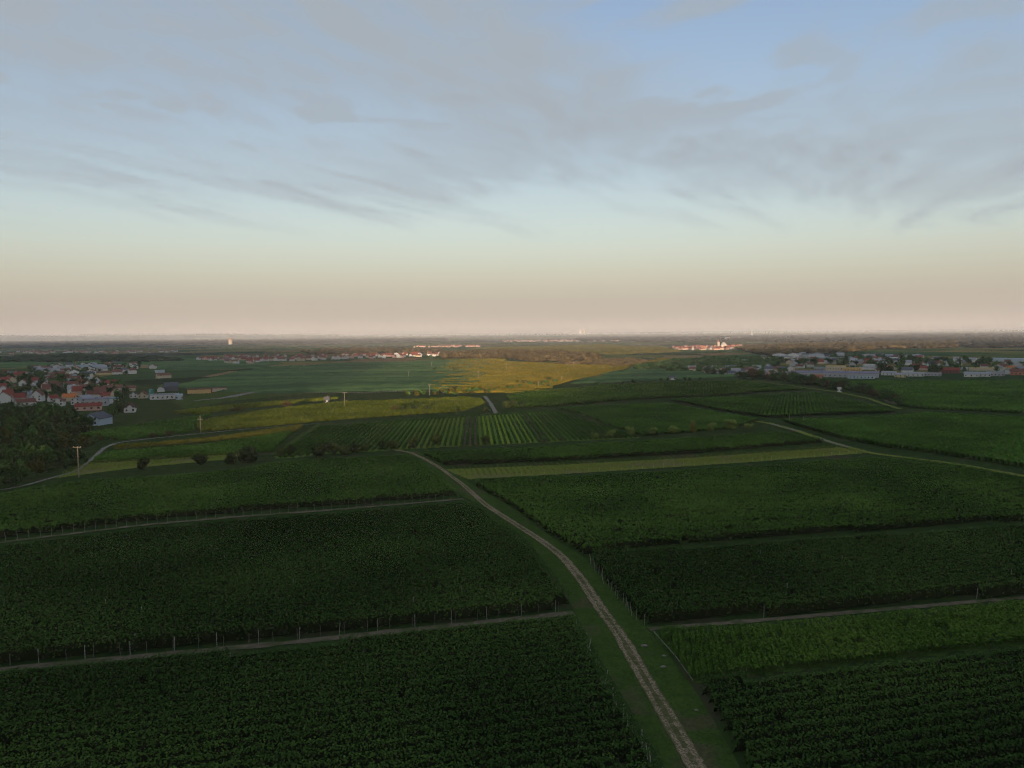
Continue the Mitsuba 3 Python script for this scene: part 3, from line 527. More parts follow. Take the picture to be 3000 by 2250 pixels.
way('gravel_track', LAY['track'], [2.0, 1.95, 1.9, 1.9, 1.8, 1.7, 1.5, 1.6, 1.8], .07, 'gravel', 'stony farm track with two pale wheel ruts between the vineyards', step=.8, cols=10, ragged=.05)
W = LAY['ways']
way('soil_path', W['lower'], 1.9, .06, 'soil', 'bare earth path between the two nearest vineyard blocks on the left', seed=1)
way('soil_path_001', W['upper'], 2.0, .06, 'soil', 'pale earth path along the row of end posts on the left', seed=2)
way('soil_path_002', W['right'], 1.5, .06, 'soil', 'thin brown path above the bright green block on the right', seed=3)
way('farm_lane', W['left_lane'], [1.0, 1.2, 1.6, 1.9, 1.9, 1.8, 1.6, 1.5], .10, 'pale_lane', 'pale farm lane bending along the dark wood at the left', seed=4)
way('farm_lane_001', W['centre'], 3.0, .10, 'grass_turf', 'green headland lane at the left end of the striped vineyard', seed=5)
way('farm_lane_002', W['diag'], 3.2, .08, 'dry_grass', 'grassy lane running down to the right edge', seed=6)
def cut(line, t0, t1):
    ls = LineString(line)
    return [ls.interpolate(t, normalized=True).coords[0] for t in np.linspace(t0, t1, 8)]
way('concrete_slab', cut(W['diag'], .13, .20), 1.9, .13, 'pale_lane', 'first bright concrete stretch of the grassy lane on the right', seed=7, ragged=.03)
way('concrete_slab_001', cut(W['diag'], .22, .29), 1.9, .13, 'pale_lane', 'second bright concrete stretch of the grassy lane on the right', seed=8, ragged=.03)
way('concrete_slab_002', cut(W['diag'], .42, .58), 1.8, .13, 'pale_lane', 'long bright concrete stretch of the grassy lane beside the pale strip', seed=9, ragged=.03)
way('village_road', W['village_road'], 4.5, .15, 'pale_lane', 'pale road running from the village past the shop building', step=4, seed=10)
way('village_road_001', W['village_road2'], 5, .18, 'pale_lane', 'side road curving away behind the shop building', step=4, seed=11)
way('country_road', W['plain_road'], 5, .22, 'pale_lane', 'grey country road running away between the olive fields', step=5, seed=12)
way('field_road', W['small_road'], 2.8, .16, 'pale_lane', 'short pale road by the bushes above the striped vineyard', step=4, seed=13)
way('hedge_lane', W['hedge_lane'], 3.0, .18, 'dry_grass', 'sandy lane along the hedge on the right', step=4, seed=14)
way('field_road_001', W['far_lane'], 4, .25, 'pale_lane', 'thin pale road crossing the olive fields', step=6, seed=15)

def patch(key, pts, bsdf, dz, label, step=3.0):
    P = Polygon(pts).buffer(0)
    x0, y0, x1, y1 = P.bounds
    xs, ys = np.arange(x0, x1 + step, step), np.arange(y0, y1 + step, step)
    v, f = sheet(xs, ys, lambda a, b: zg(a, b) + dz)
    import shapely
    keep = shapely.contains_xy(P, v[f].mean(1)[:, 0], v[f].mean(1)[:, 1])
    f = f[keep]
    used, inv = np.unique(f, return_inverse=True)
    scene[key] = mikit.ply((v[used], inv.reshape(-1, 3)), bsdf, smooth=True)
    tag(key, label, kind='structure')
FIELD = LAY['fields']
patch('dry_strip', FIELD['strip'], 'dry_grass', .05, 'narrow pale strip of dry grass between two green vineyards', 1.2)
patch('dry_strip_001', FIELD['pale_left'], 'dry_grass', .05, 'pale strip with young vines beside the lane at the left', 1.2)
patch('meadow', LAY['areas']['meadow'], 'grass_turf', .06, 'green meadow along the village road', 5)
patch('grass_floor', FIELD['striped'], 'bright_turf', .04, 'bright green grass between the rows of the striped vineyard', 2.0)
patch('sandy_patch', [(LAY['hedge'][46][0] - 12, LAY['hedge'][46][1] - 26), (LAY['hedge'][49][0], LAY['hedge'][49][1] - 30), (LAY['hedge'][51][0] + 4, LAY['hedge'][51][1] - 30), (LAY['hedge'][50][0] + 8, LAY['hedge'][50][1] - 4), (LAY['hedge'][44][0], LAY['hedge'][44][1] - 4)], 'soil', .12, 'bare sandy corner at the near end of the hedge', 2)

# ------------------------------------------------------------------ vines
DARK = [(0.019, 0.040, 0.010), (0.042, 0.085, 0.020), (0.081, 0.143, 0.029)]
MID = [(0.035, 0.073, 0.015), (0.068, 0.139, 0.023), (0.129, 0.216, 0.038)]
GREEN = [(0.030, 0.069, 0.012), (0.059, 0.131, 0.019), (0.111, 0.203, 0.031)]
LIGHT = [(0.036, 0.077, 0.012), (0.067, 0.133, 0.018), (0.127, 0.183, 0.029)]
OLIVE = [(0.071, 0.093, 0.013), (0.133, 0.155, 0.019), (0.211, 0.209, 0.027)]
YELLOW = [(0.098, 0.098, 0.017), (0.163, 0.146, 0.021), (0.221, 0.189, 0.031)]

DARKENED_CORE = [(.014, .019, .008), (.020, .027, .011), (.028, .034, .015)]  # core painted dark so gaps between the vines read as leaf shade

def rows(pts, angle, spacing, rng, jitter=.06, ragged=0.):
    P = affinity.rotate(Polygon(pts).buffer(0), -angle, origin=(0, 0))
    x0, y0, x1, y1 = P.bounds
    out, c, s = [], math.cos(math.radians(angle)), math.sin(math.radians(angle))
    y = y0 + spacing * .5
    while y < y1:
        hit = P.intersection(LineString([(x0 - 5, y), (x1 + 5, y)]))
        for gpart in getattr(hit, 'geoms', [hit]):
            if gpart.length > 2:
                q = np.array(gpart.coords)
                q[0, 0] += rng.uniform(-.2, .5) + rng.uniform(-.3, 1) * ragged; q[-1, 0] -= rng.uniform(-.2, .5)
                out.append(np.stack([q[:, 0] * c - q[:, 1] * s, q[:, 0] * s + q[:, 1] * c], -1))
        y += spacing * (1 + rng.normal(0, jitter * .3))
    return out

def vines(mb, segs, rng, per_m, leaf, H, W, pal, gap=.0, step=1.0, base=.35, tufts=.25, tone=.45, loose=False):
    """Hedge-like vine rows: a bumpy core of foliage, darkened for shade, and loose leaf clumps round it."""
    for p, q in segs:
        ln = np.linalg.norm(q - p)
        d = (q - p) / ln
        nv = np.array([-d[1], d[0]])
        n = max(2, int(ln / (step or 1.0)) + 1)
        t = np.linspace(0, ln, n)
        xy = p + d * t[:, None] + nv * (rng.normal(0, .05, (n, 1)))
        vig = meshkit.fbm(np.stack([xy[:, 0] / 3.3, xy[:, 1] / 3.3, t * 0], -1), 3, 31)
        big = meshkit.fbm(np.stack([xy[:, 0] / 21, xy[:, 1] / 21, t * 0], -1), 2, 33)
        hole = (meshkit.noise(np.stack([t / 1.3, t * 0 + p[0], t * 0 + p[1]], -1), 35) < gap)
        plant = np.abs(np.sin(math.pi * t / 1.25 + p[0]))
        k = np.where(hole, .25, 1.0) * (.84 + .18 * vig + .10 * plant)
        hh, ww = H * k, W * .5 * (.6 + .5 * vig + .35 * plant) * np.where(hole, .4, 1)
        z0 = zg(xy[:, 0], xy[:, 1])
        if step:
            prof = [(-.92, 0), (-1, .70), (-.62, .95), (0, 1.0), (.62, .95), (1, .70), (.92, 0)]
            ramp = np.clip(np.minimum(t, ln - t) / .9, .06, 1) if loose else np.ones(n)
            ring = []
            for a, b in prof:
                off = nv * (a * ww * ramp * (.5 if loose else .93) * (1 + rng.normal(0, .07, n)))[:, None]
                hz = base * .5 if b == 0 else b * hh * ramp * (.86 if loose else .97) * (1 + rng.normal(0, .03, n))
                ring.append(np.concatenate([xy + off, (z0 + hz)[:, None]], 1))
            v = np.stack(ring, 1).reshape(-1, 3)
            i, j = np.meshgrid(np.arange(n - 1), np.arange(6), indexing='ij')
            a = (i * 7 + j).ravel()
            tt = np.repeat(np.clip((big - .5) * .8 + tone - .20, 0, 1), 7)  # core toned below its leaves, painting shade between them
            mb.add(v, np.stack([a, a + 1, a + 8, a + 7], -1), shades(DARKENED_CORE if loose else pal, tt, rng, .12))
        m = rng.poisson(per_m * ln)
        if m:
            ts = rng.uniform(0, ln, m)
            if loose:
                end = rng.random(m) < min(.4, 45 / m)
                ts = np.where(end, np.where(rng.random(m) < .5, rng.uniform(-.1, .35, m), ln - rng.uniform(-.1, .35, m)), ts)
            Hs, Ws = np.interp(ts, t, hh), np.interp(ts, t, ww)
            ok = np.interp(ts, t, hole.astype(float)) < .5
            ph = np.arccos(rng.uniform(-1, 1, m)) if loose else rng.uniform(0, math.pi, m)
            rad = rng.uniform(.80 if loose else .93, 1.08, m)
            co = np.cos(ph)
            low = rng.random(m) < (.14 if loose else 0)
            off = np.sign(co) * np.abs(co) ** .7 * Ws * rad
            hz = base + (Hs - base) * (np.sin(ph) ** .5) * rad
            hz = np.where(low, base * .6 + (Hs - base) * rng.uniform(0, .95, m), hz)
            off = np.where(low, np.sign(co) * Ws * rng.uniform(.7, 1.0, m), off)
            up = ~low & (rng.random(m) < tufts * .10)
            hz = np.where(up, Hs * rng.uniform(1.0, 1.15, m), hz)
            off = np.where(up, off * .5, off)
            c2 = np.stack([np.interp(ts, t, xy[:, 0]), np.interp(ts, t, xy[:, 1])], -1) + nv * off[:, None] + d * rng.normal(0, .1, (m, 1))
            c3 = np.concatenate([c2, (np.interp(ts, t, z0) + hz)[:, None]], 1)
            nn = np.concatenate([nv * np.cos(ph)[:, None], (np.sin(ph) ** 2 * 1.1)[:, None]], 1)
            sel = np.flatnonzero(ok)
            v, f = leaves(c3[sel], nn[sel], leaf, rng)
            tt = np.clip((np.interp(ts, t, big)[sel] - .5) * .9 + tone + .22 * (np.sin(ph[sel]) - .6), 0, 1)  # paler young shoots, pushed further to paint light on the row tops
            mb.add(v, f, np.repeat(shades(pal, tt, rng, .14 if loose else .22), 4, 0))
    return mb

def ordinal(k):
    return f"{k}{'th' if 10 <= k % 100 <= 20 else {1: 'st', 2: 'nd', 3: 'rd'}.get(k % 10, 'th')}"

def row_things(field, angle, spacing, pal, per_m, leaf, H, W, name, lab, group, seed, back=False, **k):
    rng = np.random.default_rng(seed)
    segs = rows(FIELD[field], angle, spacing, rng)
    for i, s in enumerate(segs):
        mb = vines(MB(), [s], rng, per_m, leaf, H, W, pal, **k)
        key = numbered(name)
        scene[key] = mb.ply('leaf')
        tag(key, lab.format(ordinal(len(segs) - i if back else i + 1)), 'vine row', group)
    return segs

def row_stuff(field, angle, spacing, pal, per_m, leaf, H, W, name, lab, seed, ragged=0., **k):
    rng = np.random.default_rng(seed)
    segs = rows(FIELD[field], angle, spacing, rng, ragged=ragged)
    key = numbered(name)
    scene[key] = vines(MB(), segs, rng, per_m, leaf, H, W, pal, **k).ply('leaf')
    tag(key, lab, 'vineyard', kind='stuff')
    return segs

DIR = LAY['dirs']
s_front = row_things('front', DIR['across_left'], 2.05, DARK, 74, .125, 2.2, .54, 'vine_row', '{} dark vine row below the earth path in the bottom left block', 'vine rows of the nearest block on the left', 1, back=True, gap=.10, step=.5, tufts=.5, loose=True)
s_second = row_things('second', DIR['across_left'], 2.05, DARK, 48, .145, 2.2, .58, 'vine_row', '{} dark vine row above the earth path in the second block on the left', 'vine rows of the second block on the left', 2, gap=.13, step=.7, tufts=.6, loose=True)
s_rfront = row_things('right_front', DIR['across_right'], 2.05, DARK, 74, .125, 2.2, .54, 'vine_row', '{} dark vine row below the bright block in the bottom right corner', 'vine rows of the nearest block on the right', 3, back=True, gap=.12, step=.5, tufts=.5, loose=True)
s_maize = row_stuff('maize', 80, .75, LIGHT, 40, .15, 1.1, .7, 'vineyard', 'bright green block of low leafy young vines between two dark blocks on the right', 4, gap=.25, step=0, tufts=1.0, base=.1, tone=.33)
patch('grass_floor_001', FIELD['maize'], 'grass_turf', .04, 'green floor of the bright block on the right', 1.5)
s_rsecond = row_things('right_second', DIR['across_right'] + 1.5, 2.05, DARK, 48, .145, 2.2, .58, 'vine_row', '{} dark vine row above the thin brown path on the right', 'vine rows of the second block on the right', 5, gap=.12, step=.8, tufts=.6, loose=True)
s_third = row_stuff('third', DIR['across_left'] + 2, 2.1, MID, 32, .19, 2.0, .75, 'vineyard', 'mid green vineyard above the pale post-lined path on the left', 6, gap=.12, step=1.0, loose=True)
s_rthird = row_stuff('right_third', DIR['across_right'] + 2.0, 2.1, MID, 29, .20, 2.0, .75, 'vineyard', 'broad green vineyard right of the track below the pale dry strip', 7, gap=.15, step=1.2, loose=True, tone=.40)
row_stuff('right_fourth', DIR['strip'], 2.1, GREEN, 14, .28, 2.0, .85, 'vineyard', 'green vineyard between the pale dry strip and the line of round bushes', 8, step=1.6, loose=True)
s_strip = row_stuff('strip', DIR['away'] + 4, 1.9, OLIVE, 5, .20, 1.2, .3, 'vineyard', 'thin young vines standing in the pale dry strip', 9, step=0, base=.3, gap=.1)
s_pale = row_stuff('pale_left', 94, 2.0, OLIVE, 6, .20, 1.3, .3, 'vineyard', 'thin young vines in the pale strip beside the lane at the left', 10, step=0, base=.3)
s_str = row_things('striped', DIR['away'], 2.35, GREEN, 12, .20, 1.3, .8, 'vine_row', '{} row from the right end of the striped vineyard in the middle', 'rows of the striped vineyard', 11, step=1.4, tone=.25)
row_stuff('striped_right', DIR['away'], 2.35, GREEN, 8, .30, 1.4, 1.0, 'vineyard', 'green vineyard right of the striped rows', 12, step=1.8, tone=.5)
row_stuff('wedge', 70, 2.3, GREEN, 4, .5, 1.9, 1.2, 'vineyard', 'wedge of vineyard below the hedge on the right', 13, step=2.5, tone=.42)
row_stuff('north', 76, 2.4, LIGHT, 3, .55, 1.9, 1.4, 'vineyard', 'bright green vineyard behind the striped one reaching to the teal trees', 14, step=3.0, tone=.35)
row_stuff('east_near', DIR['strip'] + 4, 2.3, GREEN, 6, .42, 1.9, 1.2, 'vineyard', 'dark green vineyard at the right edge beyond the grassy lane', 15, step=2.0, tone=.4)
row_stuff('east_far', 22, 2.5, GREEN, 2.5, .6, 1.9, 1.5, 'vineyard', 'green vineyard in front of the industrial town', 16, step=3.0, tone=.5)
row_stuff('yellow_green', 60, 2.3, OLIVE, 4, .45, 1.8, 1.2, 'vineyard', 'vineyard behind the striped one on the left, coloured olive for sun', 17, step=2.5, tone=.38)  # olive palette paints sunlight into the colour of this field
row_stuff('green_slope', 62, 2.2, GREEN, 6, .4, 1.8, 1.1, 'vineyard', 'green vineyard beside the dark wood', 18, step=2.0, tone=.5)
row_stuff('yellow', 32, 2.0, YELLOW, 9, .35, 1.8, 1.0, 'vineyard', 'narrow golden yellow vineyard left of the striped one', 19, step=1.8, tone=.35)
row_stuff('green_under', 28, 2.1, GREEN, 9, .34, 1.8, 1.0, 'vineyard', 'small green vineyard under the golden one', 20, step=1.6, tone=.5)
row_stuff('low_green', 35, 2.3, OLIVE, 4, .5, 1.8, 1.2, 'vineyard', 'vineyard along the village road coloured olive as if sunlit', 21, step=2.5, tone=.4)  # palette picked so these rows look sunlit by colour

def between_rows(t):
    i = int(len(s_str) * t)
    (a_, b_), (c_, d_) = s_str[i], s_str[i + 1]
    lo, hi = max(a_[1], c_[1]) + 1, min(b_[1], d_[1]) - 1
    at_y = lambda p, q, y: p + (q - p) * (y - p[1]) / (q[1] - p[1])
    return [(at_y(a_, b_, y) + at_y(c_, d_, y)) / 2 for y in (lo, hi)]
for k, t0 in enumerate([.485, .505, .465, .285, .265, .225]):
    way(numbered('bare_strip'), between_rows(t0), 1.5, .09, 'soil', f'brown bare strip between two rows, {ordinal([3, 2, 1, 4, 5, 6].index(k + 1) + 1 if k < 3 else k + 1)} from the left in the striped vineyard', step=2, seed=40 + k)
for k, t0 in enumerate([.445, .42, .395, .37, .345, .32]):
    way(numbered('grass_strip'), between_rows(t0), 1.5, .09, 'yellow_turf', f'bright yellow green grass strip, {ordinal(k + 1)} from the left in the striped vineyard', step=2, seed=60 + k)

def canopy(key, pts, step, H, pal, lab, cat, seed, tone=.45, rough=.5, stripes=None):
    """A far field of vines seen as one rough sheet of leaves."""
    import shapely
    P = Polygon(pts).buffer(0)
    x0, y0, x1, y1 = P.bounds
    rng = np.random.default_rng(seed)
    xs, ys = np.arange(x0 - step, x1 + 2 * step, step), np.arange(y0 - step, y1 + 2 * step, step)
    v, f = sheet(xs, ys, zg)
    v[:, :2] += rng.normal(0, step * .18, (len(v), 2))
    wob = (meshkit.fbm(np.stack([v[:, 0] / 35, v[:, 1] / 60, v[:, 0] * 0 + seed], -1), 3, 8) - .5) * 50
    inside = shapely.contains_xy(P, v[:, 0] + wob, v[:, 1] + wob * .5)
    v[:, 2] = zg(v[:, 0], v[:, 1]) + np.where(inside, H * (1 + rough * rng.normal(0, .5, len(v))), -.5)
    f = f[inside[f].any(1)]
    used, inv = np.unique(f, return_inverse=True)
    v = v[used]
    c = .45 * meshkit.fbm(np.stack([v[:, 0] / 90, v[:, 1] / 45, v[:, 0] * 0], -1), 3, seed) + .55 * meshkit.noise(np.stack([(v[:, 0] + .3 * v[:, 1]) / 420, (v[:, 1] - .25 * v[:, 0]) / 26, v[:, 0] * 0], -1), seed)
    scene[key] = mikit.ply((v, inv.reshape(-1, 3)), 'leaf', color=shades(pal, np.clip((c - .5) * 2 + tone, 0, 1), rng, .15))
    tag(key, lab, cat, kind='stuff')
PAINTED_SHADE = [(0.043, 0.084, 0.037), (0.071, 0.130, 0.050), (0.103, 0.168, 0.057)]  # shade and bluish haze put into the leaf colour of far fields
canopy(numbered('vineyard'), LAY['areas']['teal_field'], 7, 1.6, PAINTED_SHADE, 'wide green vineyards coloured as shaded between the village and the far red roofs', 'vineyard', 41)

PAINTED_SUN = [(0.093, 0.089, 0.014), (0.149, 0.120, 0.018), (0.233, 0.152, 0.023)]  # evening sun put into the leaf colour, lit version of the shaded vineyards
FIELD['sun_field'] = LAY['areas']['sun_field']
row_stuff('sun_field', 8, 3.2, PAINTED_SUN, .6, .8, 2.0, 1.6, 'vineyard', 'vineyards coloured golden for the evening sun at the centre', 42, ragged=110., step=4.5, tone=.45)
canopy(numbered('vineyard'), LAY['areas']['sun_field2'], 12, 1.5, [(.10, .088, .018), (.155, .125, .024), (.20, .15, .03)], 'fields beyond the brown wood, coloured yellow for the sun', 'vineyard', 43, rough=1.3)  # golden tones carry painted sunlight here too
canopy(numbered('vineyard'), LAY['areas']['teal_field2'], 7, 1.5, PAINTED_SHADE, 'fields tinted teal for shade right of the sunlit ones', 'vineyard', 44)
canopy(numbered('vineyard'), LAY['areas']['behind_village'], 14, 1.5, PAINTED_SHADE, 'fields tinted for shade behind the upper village', 'vineyard', 45)

# ------------------------------------------------------------------ trees and shrubs
def crown(seed, n, size, pal, flat=1.0, blobs=14, tone=.45):
    """Unit crown: base at 0, height 1, width about 1."""
    rng = np.random.default_rng(seed)
    bc = rng.normal(0, 1, (blobs, 3)); bc /= np.linalg.norm(bc, axis=1, keepdims=True)
    bc *= rng.uniform(.12, .34, (blobs, 1)); bc[:, 2] = bc[:, 2] * 1.05 + .56
    br = rng.uniform(.13, .25, blobs)
    which = rng.integers(0, blobs, n)
    d = rng.normal(0, 1, (n, 3)); d /= np.linalg.norm(d, axis=1, keepdims=True)
    c = bc[which] + d * (br[which] * rng.uniform(.6, 1.08, n) ** .5)[:, None] * [1.15, 1.15, 1.0]
    c[:, 2] = np.clip(c[:, 2], .03, 1.05) * flat
    v, f = leaves(c, d, size, rng)
    tt = np.clip((rng.random(blobs)[which] - .5) * .7 + tone, 0, 1)
    return MB().add(v, f, np.repeat(shades(pal, tt, rng, .15), 4, 0))

def trunk(seed, top=.6, r=.035):
    rng = np.random.default_rng(seed)
    mb = MB()
    def limb(a, b, r0, r1):
        a, b = np.array(a, float), np.array(b, float)
        t = (b - a) / np.linalg.norm(b - a); s = np.cross(t, [.3, .9, .2]); s /= np.linalg.norm(s); w = np.cross(t, s)
        ang = np.arange(6) * math.pi / 3
        ring = np.cos(ang)[:, None] * s + np.sin(ang)[:, None] * w
        v = np.vstack([a + ring * r0, b + ring * r1]); i = np.arange(6)
        mb.add(v, np.stack([i, (i + 1) % 6, (i + 1) % 6 + 6, i + 6], -1), (.055, .042, .03))
    limb((0, 0, -.03), (0, 0, top), r, r * .55)
    for k in range(4):
        a = k * 1.57 + rng.uniform(-.4, .4)
        limb((0, 0, top * rng.uniform(.45, .9)), (.24 * math.cos(a), .24 * math.sin(a), top * rng.uniform(1.0, 1.3)), r * .5, r * .2)
    return mb

TREE = [(0.019, 0.038, 0.014), (0.036, 0.073, 0.022), (0.073, 0.122, 0.033)]
TREE_GREEN = [(0.026, 0.060, 0.019), (0.051, 0.108, 0.027), (0.095, 0.168, 0.041)]
TREE_AUTUMN = [(0.036, 0.038, 0.012), (0.072, 0.070, 0.017), (0.120, 0.102, 0.022)]
TREE_BROWN = [(0.046, 0.036, 0.018), (0.085, 0.062, 0.029), (0.130, 0.094, 0.042)]
BUSH_DARK = [(.010, .020, .009), (.020, .036, .014), (.038, .058, .02)]
BUSH_GREEN = [(0.084, 0.119, 0.027), (0.159, 0.212, 0.049), (0.281, 0.323, 0.075)]
BUSH_OLIVE = [(0.105, 0.105, 0.026), (0.195, 0.180, 0.043), (0.300, 0.270, 0.066)]
CROWN = {}
for nm, pal, n, sz, cnt in [('dark', TREE, 900, .052, 4), ('green', TREE_GREEN, 700, .056, 3), ('autumn', TREE_AUTUMN, 700, .055, 2), ('brown', TREE_BROWN, 600, .058, 2),
                            ('bush_green', BUSH_GREEN, 700, .056, 2), ('bush_soft', [(.026, .042, .013), (.050, .072, .020), (.088, .11, .032)], 700, .056, 2), ('bush_autumn', BUSH_OLIVE, 700, .055, 2), ('bush_dark', BUSH_DARK, 800, .055, 2), ('far_dark', TREE, 150, .12, 3), ('far_green', TREE_GREEN, 150, .12, 3), ('far_autumn', TREE_AUTUMN, 150, .12, 2)]:
    CROWN[nm] = [crown(50 + 7 * i + len(nm), n, sz, pal).ply('leaf') for i in range(cnt)]
TRUNK = [trunk(3).ply('paint'), trunk(4).ply('paint')]
trng = np.random.default_rng(77)
def tree(x, y, h, w, kind, name, label, category, group=None, low=0.0):
    key = numbered(name)
    m = T().translate([x, y, float(zg(x, y)) - low * h]).rotate([0, 0, 1], float(trng.uniform(0, 360))).scale([w, w * float(trng.uniform(.9, 1.1)), h])
    i = int(trng.integers(0, 1000))
    scene[key + '__crown'] = {**CROWN[kind][i % len(CROWN[kind])], 'to_world': m}
    scene[key + '__trunk'] = {**TRUNK[i % 2], 'to_world': m}
    tag(key, label, category, group)
    return key

WOOD_ORDER = {k: n + 1 for n, k in enumerate(sorted(range(len(LAY['wood'])), key=lambda k: LAY['wood'][k][0] / LAY['wood'][k][1]))}
for k, (x, y, h) in enumerate(LAY['wood']):
    kind = 'autumn' if k in (11, 15, 17, 19, 29) else ('green' if k % 5 == 3 else 'dark')
    lab = {'autumn': 'olive yellow', 'green': 'mid green', 'dark': 'dark'}[kind] + f' tree, {ordinal(WOOD_ORDER[k])} from the left in the lower left wood'
    tree(x, y, h * 1.05, h * trng.uniform(.85, 1.15), kind, 'tree', lab, 'tree', {'autumn': 'olive trees of the left wood', 'green': 'green trees of the left wood', 'dark': 'dark trees of the left wood'}[kind], low=.08)
BUSH_LABEL = {21: 'big dark shrub, widest, left of the striped vineyard', 22: 'lone dark shrub in the pale strip at the left', 23: 'low dark shrub nearest the utility pole at the left', 14: 'round yellow green bush in the line, first of the row at the right', 17: 'brightest round olive bush of the line at the right', 26: 'bushes cluster by the short pale road above the striped vineyard', 29: 'single small tree standing behind the striped vineyard', 30: 'dark bush beside the short pale road'}
BUSH_ORDER = {k: n + 1 for n, k in enumerate(sorted(range(len(LAY['bushes'])), key=lambda k: LAY['bushes'][k][0] / LAY['bushes'][k][1]))}
for k, (x, y, w) in enumerate(LAY['bushes']):
    kind = 'autumn' if k in (4, 17, 31, 33) else ('dark' if k in (0, 1, 3, 5, 7, 21, 22, 23, 24, 28, 30, 32, 34) else 'green')
    side_txt = 'below the striped vineyard' if x < 5 else 'right of the striped vineyard'
    lab = BUSH_LABEL.get(k) or {'autumn': 'rounded olive bush in the line ', 'dark': 'rounded dark bush in the line ', 'green': 'rounded green bush in the line '}[kind] + side_txt + f', {ordinal(BUSH_ORDER[k])} bush from the left'
    tree(x, y, w * (.78 if w > 6 else 1.1), w * (.9 if w > 6 else 1.0), 'bush_' + ('soft' if kind != 'dark' and x < 5 else kind), 'bush', lab, 'bush', None if k in BUSH_LABEL else 'bushes along the lane, ' + kind + ', ' + side_txt, low=.16)
for k, (x, y, w) in enumerate(LAY['red_shrubs']):
    kind = 'dark' if k > 11 else ('brown' if k % 3 else 'autumn')
    nm = {'dark': 'black green shrub close round the tiny white hut', 'brown': 'rusty brown shrub in the olive yellow fields', 'autumn': 'yellowish shrub in the olive yellow fields'}[kind]
    tree(x, y, w * (1.0 if k > 11 else .7), w, kind, 'shrub', nm, 'shrub', nm.split(' in ')[0].split(' close')[0] + 's', low=.16)
for k, (x, y, w) in enumerate(LAY['hedge']):
    kind = ['dark', 'green', 'brown'][int(trng.integers(0, 3))]
    tree(x, y, w * trng.uniform(.8, 1.25), w * 1.25, kind, 'hedge_bush', {'dark': 'dark', 'green': 'green', 'brown': 'brownish'}[kind] + f' bush, {ordinal(k + 1)} from the left in the long hedge before the industrial town', 'bush', kind + ' bushes of the long hedge', low=.12)
for k, (x, y, w) in enumerate(LAY['roadside']):
    kind = ['far_autumn', 'far_green'][k % 2]
    tree(x, y, w * .75, w, kind, 'roadside_bush', {'far_autumn': 'yellow', 'far_green': 'green'}[kind] + f' bush, {ordinal(k + 1)} from the left in the belt along the country road', 'bush', {'far_autumn': 'yellow roadside bushes', 'far_green': 'green roadside bushes'}[kind], low=.14)
LONE = ['dark round tree alone in the teal field', 'dark tree before the white cottage, left', 'round dark tree left of the white cottage', 'dark tree right beside the white cottage', 'small low bush before the dark trees by the cottage',
        'round tree right of the white cottage, third', 'tree at the left end of the far farm', 'tree just left of the hedge end', 'dark round tree at the right end of the far village', 'bare pale tree at the end of the country road, middle',
        'bare pale tree at the end of the country road, left', 'bare pale tree at the end of the country road, right', 'pale slim trees beyond the lit field edge', 'rusty tree beside the light utility pole', 'small bush at the sunlit field edge', 'dark bush at the teal field edge, right', 'dark bush at the teal field edge, left']
for k, (x, y, h) in enumerate(LAY['lone_trees']):
    tree(x, y, h, h * (.35 if k in (9, 10, 11) else .9), 'far_autumn' if k in (9, 10, 11, 13) else 'far_dark', 'lone_tree', LONE[k], 'tree', low=.05)

# ------------------------------------------------------------------ woods farther off: rough tops of many crowns
FAR_WOOD = [(.026, .026, .022), (.042, .038, .032), (.060, .052, .042)]
def wood(name, area, spacing, h, pal, label, seed, sub=0, tone=.45, shape=1.0, dens=1.0):
    import shapely
    P = Polygon(LAY['areas'][area]).buffer(0)
    rng = np.random.default_rng(seed)
    x0, y0, x1, y1 = P.bounds
    n = int((x1 - x0) * (y1 - y0) / spacing ** 2)
    pts = np.stack([rng.uniform(x0, x1, n), rng.uniform(y0, y1, n)], -1)
    keep = shapely.contains_xy(P, pts[:, 0], pts[:, 1])
    clump = meshkit.fbm(np.stack([pts[:, 0] / (spacing * 9), pts[:, 1] / (spacing * 14), pts[:, 0] * 0], -1), 3, seed)
    keep &= clump > (1 - dens) * .9
    pts = pts[keep]
    ico = trimesh.creation.icosphere(subdivisions=sub)
    iv, jf = np.array(ico.vertices), np.array(ico.faces)
    k = len(pts)
    hs = h * rng.uniform(.6, 1.2, k)
    rs = spacing * shape * rng.uniform(.55, .95, k)
    v = iv[None] * (1 + rng.normal(0, .16, (k, len(iv), 1)))
    v = v * np.stack([rs, rs, hs * .5], -1)[:, None]
    v = v + np.concatenate([pts, (zg(pts[:, 0], pts[:, 1]) + hs * .5)[:, None]], 1)[:, None]
    f = (jf[None] + (np.arange(k) * len(iv))[:, None, None]).reshape(-1, 3)
    c = np.repeat(shades(pal, np.full(k, tone), rng, .3), len(iv), 0)
    c = c * rng.uniform(.8, 1.2, (len(c), 1))
    key = numbered(name)
    scene[key] = mikit.ply((v.reshape(-1, 3), f), 'leaf', color=c)
    tag(key, label, 'wood', kind='stuff')
wood('wood', 'brown_wood', 9, 11, TREE_BROWN, 'brown wood in the sunlit fields at the centre', 91, sub=1, tone=.4)
wood('wood', 'orange_scrub', 8, 5, TREE_BROWN, 'rusty scrub in the sunlit fields right of centre', 92, sub=1, tone=.75, dens=.55)
wood('wood', 'blue_scrub', 9, 7, TREE, 'scattered dark trees and gardens left of the industrial town', 93, sub=1, dens=.52, tone=.6)
wood('wood', 'east_wood', 20, 13, TREE_BROWN, 'brown green wood behind the industrial town', 94, tone=.35)
wood('wood', 'east_wood2', 40, 14, FAR_WOOD, 'broad dark wood far behind the town on the right', 95, tone=.25, dens=.6)
wood('wood', 'left_wood', 14, 9, BUSH_DARK, 'line of far trees beyond the upper village on the left', 96, dens=.5)
